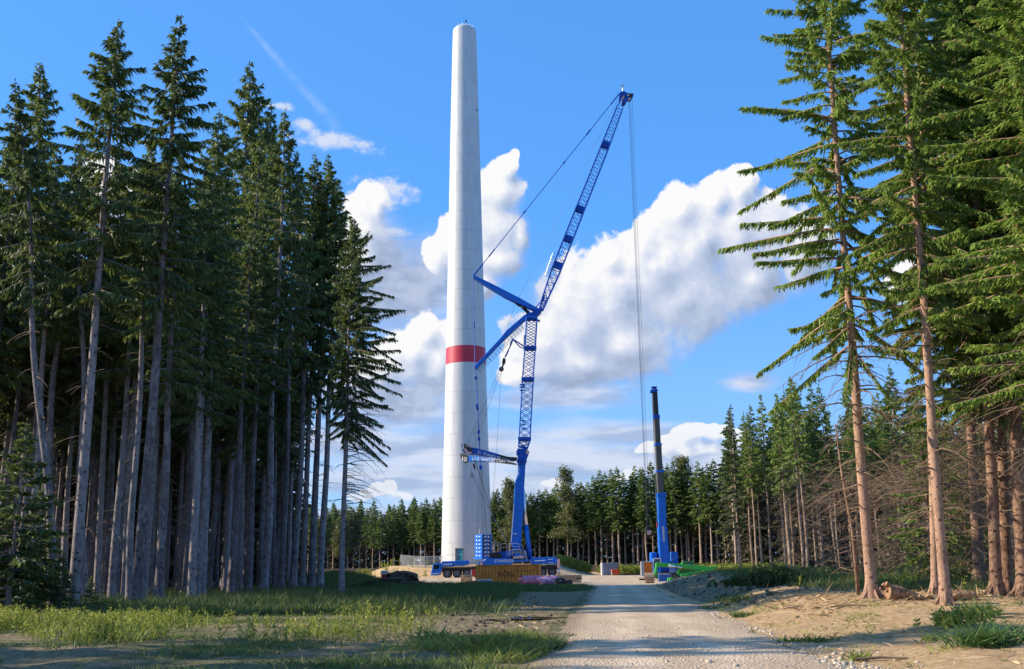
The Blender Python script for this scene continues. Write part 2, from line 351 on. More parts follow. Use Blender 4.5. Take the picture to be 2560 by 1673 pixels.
class MB:
    def __init__(s): s.v = []; s.f = []; s.m = []
    def add(s, vs, fs, mi=0):
        b = len(s.v); s.v += [Vector(v) for v in vs]
        for f in fs: s.f.append([b+i for i in f]); s.m.append(mi)
        return s
    def prism(s, pts, depth, mi=0):
        """closed polygon pts (3-D) pushed along vector depth"""
        n = len(pts); d = Vector(depth); pts = [Vector(p) for p in pts]
        vs = pts+[p+d for p in pts]
        fs = [list(range(n)), [n+i for i in range(n)][::-1]]+[[i, i+n, (i+1) % n+n, (i+1) % n] for i in range(n)]
        return s.add(vs, fs, mi)
    def pix(s, pts, Y, depth, mi=0):
        return s.prism([P(x, y, Y) for x, y in pts], (0, depth, 0), mi)
    def box(s, c, sz, rz=0., mi=0):
        c = Vector(c); R = Matrix.Rotation(rz, 3, 'Z'); hx, hy, hz = sz[0]/2, sz[1]/2, sz[2]/2
        vs = [c+R@Vector((a*hx, b*hy, d*hz)) for a in (-1, 1) for b in (-1, 1) for d in (-1, 1)]
        return s.add(vs, [[0, 1, 3, 2], [4, 6, 7, 5], [0, 4, 5, 1], [2, 3, 7, 6], [0, 2, 6, 4], [1, 5, 7, 3]], mi)
    def beam(s, a, b, w, h, w1=None, h1=None, up=(0, 1, 0), mi=0):
        """rectangular bar a->b; w across, h along up"""
        a, b = Vector(a), Vector(b); t = (b-a).normalized(); u = Vector(up); u = u-t*u.dot(t)
        if u.length < 1e-4: u = Vector((1, 0, 0))-t*t.x
        u.normalize(); r = t.cross(u); w1 = w if w1 is None else w1; h1 = h if h1 is None else h1
        vs = []
        for p, ww, hh in ((a, w, h), (b, w1, h1)):
            vs += [p-r*ww/2-u*hh/2, p+r*ww/2-u*hh/2, p+r*ww/2+u*hh/2, p-r*ww/2+u*hh/2]
        return s.add(vs, [[3, 2, 1, 0], [4, 5, 6, 7], [0, 1, 5, 4], [1, 2, 6, 5], [2, 3, 7, 6], [3, 0, 4, 7]], mi)
    def tube(s, pts, rs, n=6, mi=0, cap=True):
        pts = [Vector(p) for p in pts]
        if not isinstance(rs, (list, tuple)): rs = [rs]*len(pts)
        rings = []
        for i, p in enumerate(pts):
            t = (pts[min(i+1, len(pts)-1)]-pts[max(i-1, 0)]).normalized()
            u = Vector((0, 0, 1)) if abs(t.z) < .9 else Vector((1, 0, 0))
            u = (u-t*u.dot(t)).normalized(); r = t.cross(u)
            rings.append([p+(u*math.cos(2*math.pi*k/n)+r*math.sin(2*math.pi*k/n))*rs[i] for k in range(n)])
        vs = [v for R in rings for v in R]; fs = []
        for i in range(len(pts)-1):
            for k in range(n): fs.append([i*n+k, i*n+(k+1) % n, (i+1)*n+(k+1) % n, (i+1)*n+k])
        if cap: fs += [list(range(n))[::-1], [(len(pts)-1)*n+k for k in range(n)]]
        return s.add(vs, fs, mi)
    def build(s, name, mats, parent=None, smooth=False, bevel=0., kind=None, label=None):
        if not isinstance(mats, (list, tuple)): mats = [mats]
        off = parent_loc(parent)
        me = bpy.data.meshes.new(name); me.from_pydata([tuple(v-off) for v in s.v], [], s.f)
        for m in mats: me.materials.append(m)
        me.polygons.foreach_set('material_index', s.m)
        if smooth: me.polygons.foreach_set('use_smooth', [True]*len(s.f))
        me.update()
        o = link(name, me, parent)
        if parent is None: pass
        if bevel:
            b = o.modifiers.new('bevel', 'BEVEL'); b.width = bevel; b.segments = 2; b.limit_method = 'ANGLE'
        if kind: o['kind'] = kind
        if label: o['label'] = label
        return o
def parent_loc(p):
    v = Vector((0, 0, 0))
    while p is not None:
        v += p.location; p = p.parent
    return v
def text(name, body, parent, loc, size, m, rot=(math.pi/2, 0, 0), ext=.01):
    c = bpy.data.curves.new(name, 'FONT'); c.body = body; c.size = size; c.extrude = ext; c.resolution_u = 2
    o = bpy.data.objects.new(name, c); COL.objects.link(o); o.parent = parent
    me = bpy.data.meshes.new_from_object(o); bpy.data.objects.remove(o); me.name = name; me.materials.clear(); me.materials.append(m)
    o = link(name, me, parent, Vector(loc)-parent_loc(parent)); o.rotation_euler = rot
    return o

# ------------------------------------------------------------------ noise + terrain
def vnoise(x, y, seed=0):
    x = np.asarray(x, float); y = np.asarray(y, float)
    xi = np.floor(x).astype(np.int64); yi = np.floor(y).astype(np.int64); xf = x-xi; yf = y-yi
    def h(a, b):
        n = (a*374761393+b*668265263+seed*974711) & 0xffffffff
        n = ((n ^ (n >> 13))*1274126177) & 0xffffffff
        return ((n ^ (n >> 16)) & 0xffff)/65535.
    u = xf*xf*(3-2*xf); v = yf*yf*(3-2*yf)
    return (h(xi, yi)*(1-u)+h(xi+1, yi)*u)*(1-v)+(h(xi, yi+1)*(1-u)+h(xi+1, yi+1)*u)*v
def fbm(x, y, seed=0, o=4):
    s = 0; a = .5
    for i in range(o): s = s+a*vnoise(x*2**i, y*2**i, seed+i*7); a *= .5
    return s/(1-.5**o)
def ss(a, b, x):
    t = np.clip((np.asarray(x, float)-a)/(b-a), 0, 1); return t*t*(3-2*t)
def xc(y): return 1.35+.085*np.minimum(y, 115)
TX, TY = (1161.5-1280)/F*200, 200.
def hgt(x, y):
    x = np.asarray(x, float); y = np.asarray(y, float)
    z = -.18*ss(100, 140, y)+.73*ss(150, 177, y)+2.0*ss(205, 255, y)
    # bank to the right of the track
    e = x-(xc(y)+2.7)
    bh = .30+.38*ss(24, 38, y)+.25*ss(52, 76, y)
    bank = bh*ss(0, 4.5, e)*(1-ss(100, 122, y))+.28*(fbm(x*.35, y*.25, 41)-.5)*ss(0, 3, e)*ss(40, 60, y)*(1-ss(110, 125, y))
    lump = .35*np.exp(-(((x-22)/5.)**2+((y-86)/16.)**2))
    z = z+bank+lump*ss(0, 5, e)
    # left verge and grassy hump beside the forest end
    z = z+.15*ss(2, 9, xc(y)-3.2-x)*(1-ss(100, 120, y))
    z = z+1.3*np.exp(-(((x+18.6)/4.2)**2+((y-112)/10.)**2))
    # heap of soil
    z = z+.55*np.exp(-(((x+11.5)/2.4)**2+((y-112)/3.5)**2))
    # tower mound
    q = np.sqrt(((x-(TX+1.5))/15.5)**2+((y-202)/11.)**2)
    z = z+2.2*(1-ss(.98, 1.55, q))*(1-ss(205, 255, y)*.9)
    # relief
    z = z+(.42*(fbm(x*.9, y*.6, 43)-.5)+.22*(fbm(x*2.6, y*1.6, 44)-.5))*ss(.5, 3, e)*ss(40, 52, y)*(1-ss(112, 125, y))
    near = 1-ss(60, 140, y)
    road = ss(2.4, 3.2, np.abs(x-xc(y)))
    z = z+near*road*(.16*(fbm(x*.5, y*.5, 3)-.5)+.10*(fbm(x*2.1, y*2.1, 5)-.5))
    z = z+.03*(fbm(x*.8, y*.4, 11)-.5)*near
    z = z-.10*np.exp(-(((x-xc(y)+2.9)/.45)**2+((y-23.5)/2.2)**2))-.10*np.exp(-(((x-xc(y)+4.6)/1.2)**2+((y-37)/1.5)**2))
    z = z+4*ss(320, 520, y)
    return z
def hz(x, y): return float(hgt(x, y))
def ground_at(px, py):
    d = ray(px, py); d = d/d.y
    Y = 8.
    while Y < 600:
        if EYE+d.z*Y <= hz(d.x*Y, Y): break
        Y += .25 if Y < 120 else 1.
    return Vector((d.x*Y, Y, hz(d.x*Y, Y)))

def sheet(name, xs, ys, zf, mats):
    X, Y = np.meshgrid(xs, ys); Z = zf(X, Y); nx, ny = len(xs), len(ys)
    V = np.stack([X.ravel(), Y.ravel(), Z.ravel()], 1)
    i = np.arange(nx*ny).reshape(ny, nx)
    Q = np.stack([i[:-1, :-1].ravel(), i[:-1, 1:].ravel(), i[1:, 1:].ravel(), i[1:, :-1].ravel()], 1)
    return mesh_np(name, V, Q, mats, True), X.ravel(), Y.ravel()

def ground_material():
    m = bpy.data.materials.new('ground_soil'); m.use_nodes = True; nt = m.node_tree; b = nt.nodes['Principled BSDF']
    b.inputs['Roughness'].default_value = .95; b.inputs['Specular IOR Level'].default_value = .1
    geo = nd(nt, 'ShaderNodeNewGeometry'); pos = geo.outputs['Position']
    at = nd(nt, 'ShaderNodeAttribute', attribute_name='zone'); sp = nd(nt, 'ShaderNodeSeparateColor'); lk(nt, at.outputs['Color'], sp.inputs[0])
    def noise(sc, det=6, st=(1, 1, 1), r=.6):
        n = nd(nt, 'ShaderNodeTexNoise'); n.inputs['Scale'].default_value = sc; n.inputs['Detail'].default_value = det; n.inputs['Roughness'].default_value = r
        lk(nt, vmth(nt, 'MULTIPLY', pos, st), n.inputs['Vector']); return n.outputs[0]
    n1 = noise(.9); n2 = noise(7, 8, r=.7); n3 = noise(30, 4, r=.75); n4 = noise(.25, 4)
    sand = mixc(nt, mrange(nt, n2, .30, .72), (.38, .245, .12), (.72, .51, .28))
    sand = mixc(nt, mrange(nt, n1, .48, .70, 0, .6), sand, (.44, .28, .155))
    sand = mixc(nt, mrange(nt, n3, .60, .72, 0, .7), sand, (.78, .61, .42))
    turf = mixc(nt, mrange(nt, n2, .3, .7), (.085, .085, .036), (.25, .23, .115))
    turf = mixc(nt, mrange(nt, n3, .56, .70, 0, .8), turf, (.40, .34, .24))
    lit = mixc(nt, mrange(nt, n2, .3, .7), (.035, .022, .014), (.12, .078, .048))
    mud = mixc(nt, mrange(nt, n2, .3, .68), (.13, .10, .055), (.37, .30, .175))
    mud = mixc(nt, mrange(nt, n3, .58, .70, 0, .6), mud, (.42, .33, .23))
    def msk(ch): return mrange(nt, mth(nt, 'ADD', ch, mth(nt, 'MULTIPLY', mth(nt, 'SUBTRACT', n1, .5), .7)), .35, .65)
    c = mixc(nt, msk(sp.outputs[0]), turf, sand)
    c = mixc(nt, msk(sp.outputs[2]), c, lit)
    c = mixc(nt, msk(sp.outputs[1]), c, mud)
    lk(nt, c, b.inputs['Base Color'])
    bp = nd(nt, 'ShaderNodeBump'); bp.inputs['Strength'].default_value = .9; bp.inputs['Distance'].default_value = .12
    lk(nt, mth(nt, 'ADD', n2, mth(nt, 'MULTIPLY', n3, .4)), bp.inputs['Height']); lk(nt, bp.outputs[0], b.inputs['Normal'])
    return m
def road_material():
    m = bpy.data.materials.new('road_gravel'); m.use_nodes = True; nt = m.node_tree; b = nt.nodes['Principled BSDF']
    b.inputs['Roughness'].default_value = .95; b.inputs['Specular IOR Level'].default_value = .1
    geo = nd(nt, 'ShaderNodeNewGeometry'); pos = geo.outputs['Position']
    def noise(sc, det=6, st=(1, 1, 1), r=.6):
        n = nd(nt, 'ShaderNodeTexNoise'); n.inputs['Scale'].default_value = sc; n.inputs['Detail'].default_value = det; n.inputs['Roughness'].default_value = r
        lk(nt, vmth(nt, 'MULTIPLY', pos, st), n.inputs['Vector']); return n.outputs[0]
    vo = nd(nt, 'ShaderNodeTexVoronoi'); vo.inputs['Scale'].default_value = 17; lk(nt, pos, vo.inputs['Vector'])
    vs = nd(nt, 'ShaderNodeSeparateColor'); lk(nt, vo.outputs['Color'], vs.inputs[0])
    n1 = noise(.7, 5, (1, .35, 1)); n2 = noise(10, 6, r=.7); n3 = noise(38, 3, r=.8)
    at = nd(nt, 'ShaderNodeAttribute', attribute_name='lane'); ln = mth(nt, 'ADD', at.outputs['Fac'], mth(nt, 'MULTIPLY', mth(nt, 'SUBTRACT', n1, .5), .9))
    c = mixc(nt, mth(nt, 'MULTIPLY', vs.outputs[0], n3), (.38, .275, .18), (.86, .69, .49))
    c = mixc(nt, mrange(nt, n2, .38, .66, 0, .55), (.58, .45, .31), c)
    # packed wheel tracks, darker damp fines between and at the margins
    wt = mrange(nt, mth(nt, 'ABSOLUTE', mth(nt, 'SUBTRACT', mth(nt, 'ABSOLUTE', ln), .85)), .1, .6, 1, 0)
    c = mixc(nt, mth(nt, 'MULTIPLY', wt, .7), c, (.74, .58, .41))
    c = mixc(nt, mrange(nt, n1, .44, .62, 0, .7), c, (.48, .355, .235))
    c = mixc(nt, mrange(nt, n1, .63, .72, 0, .65), c, (.22, .16, .10))
    c = mixc(nt, mrange(nt, mth(nt, 'MULTIPLY', ln, -1.), 1.9, 2.6, 0, .8), c, (.26, .195, .125))
    c = mixc(nt, mrange(nt, ln, 1.7, 2.5, 0, .75), c, (.48, .36, .235))
    lk(nt, c, b.inputs['Base Color'])
    bp = nd(nt, 'ShaderNodeBump'); bp.inputs['Strength'].default_value = .8; bp.inputs['Distance'].default_value = .05
    lk(nt, mth(nt, 'SUBTRACT', n2, vo.outputs['Distance']), bp.inputs['Height']); lk(nt, bp.outputs[0], b.inputs['Normal'])
    return m
M['ground'] = ground_material(); M['road'] = road_material()

def road_mask(x, y):
    """>0 on the gravel"""
    n = (fbm(x*.6, y*.35, 21)-.5)*2.6
    half = 2.6+0*y
    track = half-np.abs(x-xc(y))+n*.6
    pad = np.minimum.reduce([np.minimum(x+16+(y-150)*.25, 30.-x), (y-104-5.*ss(4, -8, x)), 182-y])+n*2
    ramp = np.minimum(4-np.abs(x-(17-(y-176)*.30)), np.minimum(y-168, 212-y))+n
    return np.maximum.reduce([track*(1-ss(116, 124, y))-5*ss(116, 124, y), pad*.25, ramp*.4])

def build_ground():
    xs = np.concatenate([np.linspace(-900, -80, 24)[:-1], np.linspace(-80, -26, 60)[:-1], np.linspace(-26, 24, 230)[:-1], np.linspace(24, 80, 60)[:-1], np.linspace(80, 900, 24)])
    ys = np.concatenate([np.linspace(-120, 12, 14)[:-1], np.linspace(12, 60, 250)[:-1], np.linspace(60, 130, 150)[:-1], np.linspace(130, 260, 110)[:-1], np.linspace(260, 1200, 30)])
    me, X, Y = sheet('ground', xs, ys, hgt, [M['ground']])
    e = X-(xc(Y)+2.4)
    sand = ss(-.5, .8, e)*(1-ss(46, 62, Y)*ss(6, 9, e))*(1-ss(14, 20, e))
    q = np.sqrt(((X-(TX+1.5))/24.)**2+((Y-198)/22.)**2); sand = np.maximum(sand, (1-ss(.95, 1.15, q)))
    mud = ss(0, 1., -(X-(xc(Y)-2.6)))*ss(-10., -6., X-xc(Y))*ss(24, 30, Y)*(1-ss(98, 108, Y))
    mud = np.maximum(mud, np.exp(-(((X+11.5)/3.0)**2+((Y-113)/4.0)**2))*1.2)
    mud = np.maximum(mud, ss(0, 1.5, e)*(1-ss(7, 10, e))*ss(48, 56, Y)*(1-ss(110, 125, Y)))
    mud = np.maximum(mud, ss(.42, .62, fbm(X*.25, Y*.35, 31))*ss(0, 2, -(e+4))*(1-ss(34, 50, Y))*.9)
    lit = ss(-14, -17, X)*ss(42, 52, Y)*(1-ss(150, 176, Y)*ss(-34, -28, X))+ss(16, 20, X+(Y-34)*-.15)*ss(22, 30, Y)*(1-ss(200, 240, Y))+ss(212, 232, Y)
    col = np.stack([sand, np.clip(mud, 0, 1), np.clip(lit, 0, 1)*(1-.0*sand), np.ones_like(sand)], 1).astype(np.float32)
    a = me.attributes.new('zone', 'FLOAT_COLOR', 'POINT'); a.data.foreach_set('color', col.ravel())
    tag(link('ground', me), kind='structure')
    xs = np.linspace(-32, 34, 240); ys = np.concatenate([np.linspace(8, 60, 260)[:-1], np.linspace(60, 130, 140)[:-1], np.linspace(130, 214, 90)])
    def rz(X, Y): return hgt(X, Y)+np.clip(road_mask(X, Y)*.12, -.25, .03)
    me, X, Y = sheet('gravel_road', xs, ys, rz, [M['road']])
    la = me.attributes.new('lane', 'FLOAT', 'POINT'); la.data.foreach_set('value', np.where(Y < 118, X-xc(Y), 0.).astype(np.float32))
    tag(link('gravel_road', me), kind='structure')
    # puddles
    for (px, py, rx, ry, sd) in ((1350, 1618, .5, 1.6, 1), (1330, 1549, 1.1, .55, 2), (1245, 1553, .7, .3, 3)):
        g = ground_at(px, py); n = 28
        V = [(0, 0, 0)]+[(rx*math.cos(t)*(1+.3*math.sin(3*t+sd)), ry*math.sin(t)*(1+.25*math.cos(2*t+sd)), 0) for t in np.linspace(0, 2*math.pi, n, endpoint=False)]
        me = bpy.data.meshes.new('puddle'); me.from_pydata(V, [], [[0, 1+i, 1+(i+1) % n] for i in range(n)]); me.materials.append(M['puddle'])
        zz = g.z+.062
        tag(link('puddle', me, None, (g.x, g.y, zz)), kind='structure')
build_ground()

# ------------------------------------------------------------------ vegetation meshes
def kites(B, D, L, Wd, rng, bend=None, midf=.42):
    """narrow leaf quads: base B, unit direction D, length L, width Wd"""
    n = len(B); r = rng.normal(size=(n, 3)); s = np.cross(D, r); s /= np.linalg.norm(s, axis=1)[:, None]+1e-9
    f = np.cross(s, D)*(Wd*.3)[:, None]
    mid = B+D*(L*midf)[:, None]+f
    tip = B+D*L[:, None]
    if bend is not None: tip = tip+bend
    V = np.stack([B, mid+s*(Wd*.5)[:, None], tip, mid-s*(Wd*.5)[:, None]], 1).reshape(-1, 3)
    return V, np.arange(n*4).reshape(n, 4)

def tube_np(pts, rs, n=5):
    pts = np.asarray(pts, float); k = len(pts); t = np.gradient(pts, axis=0); t /= np.linalg.norm(t, axis=1)[:, None]+1e-9
    u = np.where(np.abs(t[:, 2:3]) < .9, np.array([[0, 0, 1.]]), np.array([[1., 0, 0]])); u = u-t*(u*t).sum(1)[:, None]; u /= np.linalg.norm(u, axis=1)[:, None]+1e-9
    r = np.cross(t, u); a = np.linspace(0, 2*np.pi, n, endpoint=False)
    V = pts[:, None]+(u[:, None]*np.cos(a)[None, :, None]+r[:, None]*np.sin(a)[None, :, None])*np.asarray(rs)[:, None, None]
    i = np.arange(k*n).reshape(k, n); j = np.roll(i, -1, 1)
    Q = np.stack([i[:-1].ravel(), j[:-1].ravel(), j[1:].ravel(), i[1:].ravel()], 1)
    return V.reshape(-1, 3), Q
class Acc:
    def __init__(s): s.V = []; s.Q = []; s.M = []; s.n = 0
    def add(s, V, Q, mi=0):
        s.V.append(V); s.Q.append(Q+s.n); s.M.append(np.full(len(Q), mi)); s.n += len(V)
    def mesh(s, name, mats, smooth=False): return mesh_np(name, np.concatenate(s.V), np.concatenate(s.Q), mats, smooth, np.concatenate(s.M))

def spruce(seed, H, cb, R, r0, bark, needle, tw_l=.42, tw_w=.075, dens=22, spacing=(.55, .3), droop=.35, hang=.55, dead=(.1, 26, 1.4), peak=.25, e0=(-.22, .65), one_side=None, lean=.0, twigs2=0, sparse=0., dead_twigs=0, nb0=(4, 6), tpow=.85, jit=.6):
    """returns (trunk mesh, crown mesh) of a spruce of height H whose green crown starts at cb*H"""
    rng = np.random.default_rng(seed); T = Acc(); C = Acc()
    zz = np.linspace(-.4, H, 26); wob = rng.normal(0, .022, 2)
    cx = lambda z: wob[0]*np.sin(z*.5+seed)*2+lean*z*z/H
    cy = lambda z: wob[1]*np.cos(z*.4+seed*2)*2-wob[1]*2*np.cos(seed*2)
    c0 = cx(0.)
    ctr = lambda z: np.stack([cx(z)-c0, cy(z), z], -1)
    rr = r0*(np.clip(1-zz/H, 0, 1)**.72*.93+.02)+r0*.6*np.exp(-np.clip(zz, 0, 9)/.3)*(zz < 3)
    V, Q = tube_np(ctr(zz), rr, 12); V = V+rng.normal(0, .006, V.shape); T.add(V, Q)
    # root flare ridges
    for k in range(6):
        a = k*1.047+rng.uniform(-.3, .3); d = np.array([math.cos(a), math.sin(a), 0])
        V, Q = tube_np([d*r0*.55+np.array([0, 0, .75]), d*r0*1.15+np.array([0, 0, .25]), d*r0*(2.1+rng.uniform(0, .8))+np.array([0, 0, -.12])], [r0*.28, r0*.36, r0*.16], 5); T.add(V, Q)
    # dead limbs under the crown
    dz0, nd_, dl = dead
    for k in range(nd_):
        z = H*(dz0+(cb+.08-dz0)*rng.uniform(0, 1)**.75); a = rng.uniform(0, 6.283) if one_side is None or rng.uniform() < .35 else one_side+rng.normal(0, .5)
        L = dl*rng.uniform(.25, 1.15); d = np.array([math.cos(a), math.sin(a), 0]); p0 = ctr(np.array(z)); s = np.linspace(0, 1, 5)
        up = rng.uniform(-.15, .35); dr = rng.uniform(.25, .8)
        pts = p0+d*(L*s)[:, None]+np.array([0, 0, 1])*(L*(up*s-dr*s*s*.8))[:, None]+np.cumsum(rng.normal(0, .04*L, (5, 3)), 0)*.5
        V, Q = tube_np(pts, np.linspace(.022+.008*L, .006, 5), 3); T.add(V, Q, 1)
        for q in range(dead_twigs):
            si = rng.uniform(.25, .95); b = np.array([np.interp(si, s, pts[:, i]) for i in range(3)]); lt = L*rng.uniform(.15, .45)*(1.1-si*.5)
            dd = d*.6+np.cross(d, [0, 0, 1])*rng.choice([-1, 1])*rng.uniform(.4, 1)+np.array([0, 0, rng.uniform(-.9, .1)]); dd /= np.linalg.norm(dd)
            pe = np.stack([b, b+dd*lt*.5+rng.normal(0, .03, 3), b+dd*lt+np.array([0, 0, -lt*.3])]); V, Q = tube_np(pe, [.010, .008, .004], 3); T.add(V, Q, 1)
    # live branches
    z = cb*H
    while z < H-.25:
        t = (z-cb*H)/(H*(1-cb)); prof = (1-t)**tpow*(.6+.4*min(1., t/peak))
        nb = rng.integers(nb0[0], nb0[1]+1); a0 = rng.uniform(0, 6.28)
        for b in range(nb):
            if rng.uniform() < sparse*(1-t)**1.5: continue
            a = a0+b*6.283/nb+rng.uniform(-.35, .35); f = 1.
            if one_side is not None: f = .45+.75*(.5+.5*math.cos(a-one_side))
            L = min(R*.98, max(.16, R*prof*min(1., .45+(1-t)*3.2)*rng.uniform(.7-.35*jit, 1.1+.2*jit)*f)); d = np.array([math.cos(a), math.sin(a), 0.]); el = e0[0]+(e0[1]-e0[0])*t+rng.normal(0, .22*jit)
            zb = z+rng.uniform(-.5, .5)*spacing[0]; p0 = ctr(np.array(zb)); s = np.linspace(0, 1, 6); dr = droop*(1-t*.6)*rng.uniform(1-.6*jit, 1+.6*jit)
            pz = L*(math.sin(el)*s-dr*s*s*1.1+dr*.55*s**3.2)
            side = np.array([-d[1], d[0], 0]); pts = p0+d*(L*math.cos(el)*s)[:, None]+np.array([0, 0, 1])*pz[:, None]+side*(L*rng.normal(0, .14*jit)*s*s)[:, None]
            V, Q = tube_np(pts, np.linspace(.012+.014*L, .004, 6), 3); C.add(V, Q, 1)
            n = int(max(4, L*dens)); si = rng.uniform(.0, 1., n)**.75; si = .10+.90*si
            B = np.stack([np.interp(si, s, pts[:, i]) for i in range(3)], 1); sg = rng.choice([-1., 1.], n)
            ax = np.stack([np.interp(si, s, np.gradient(pts[:, i], s)) for i in range(3)], 1); ax /= np.linalg.norm(ax, axis=1)[:, None]
            hg = hang*rng.uniform(.2, 1.6, n)
            D = ax*rng.uniform(.5, 1.1, n)[:, None]+side[None]*(sg*rng.uniform(.15, 1., n))[:, None]+np.array([0, 0, -1.])*hg[:, None]+np.array([0, 0, .25])*(t**2)
            D /= np.linalg.norm(D, axis=1)[:, None]
            ln = tw_l*rng.uniform(.55, 1.35, n)*(1.15-.55*si)*(.55+.45*min(1, L/1.6))
            V, Q = kites(B, D, ln, tw_w*rng.uniform(.7, 1.4, n), rng, bend=np.array([0, 0, -1.])*(ln*.25)[:, None]); C.add(V, Q, 0)
            if twigs2:
                m = n*twigs2; pick = rng.integers(0, n, m); u = rng.uniform(.25, .95, m); B2 = B[pick]+D[pick]*(ln[pick]*u)[:, None]
                D2 = D[pick]+rng.normal(0, .65, (m, 3)); D2 /= np.linalg.norm(D2, axis=1)[:, None]
                V, Q = kites(B2, D2, ln[pick]*rng.uniform(.35, .6, m), tw_w*rng.uniform(.6, 1.1, m), rng); C.add(V, Q, 0)
        z += spacing[0]+(spacing[1]-spacing[0])*t
    # leader
    n = 26; zt = rng.uniform(H-1.1, H+.1, n); B = ctr(zt); D = rng.normal(0, .5, (n, 3))+np.array([0, 0, .7]); D /= np.linalg.norm(D, axis=1)[:, None]
    V, Q = kites(B, D, rng.uniform(.12, .3, n), np.full(n, tw_w*.8), rng); C.add(V, Q, 0)
    tm = T.mesh('trunk', [bark, M['deadwood']], True); cm = C.mesh('crown', [needle, bark])
    return tm, cm, H

def place_tree(name, var, base, top_h, label, cat, group=None, rz=0., leanx=0., leany=0., wide=1.):
    tm, cm, H = var; s = top_h/H
    t = thing(name, label, cat, base, group, rz)
    # lean is in world axes, applied before the turn about the trunk
    R = Matrix.Rotation(math.atan(leanx), 4, 'Y') @ Matrix.Rotation(-math.atan(leany), 4, 'X') @ Matrix.Rotation(rz, 4, 'Z')
    t.rotation_euler = R.to_euler(); t.scale = (s*wide, s*wide, s)
    link('trunk', tm, t); link('crown', cm, t)
    return t

def far_place(name, vars_, pts, rng, label, group, cat='spruce', hh=(22, 27), names=None):
    for (x, y) in pts:
        lab = label(x, y) if callable(label) else label
        v = vars_[rng.integers(len(vars_))]
        place_tree(name, v, (x, y, hz(x, y)-.1), rng.uniform(*hh), lab, cat, group, rng.uniform(0, 6.28), rng.normal(0, .012), rng.normal(0, .01), rng.uniform(1.0, 1.3))

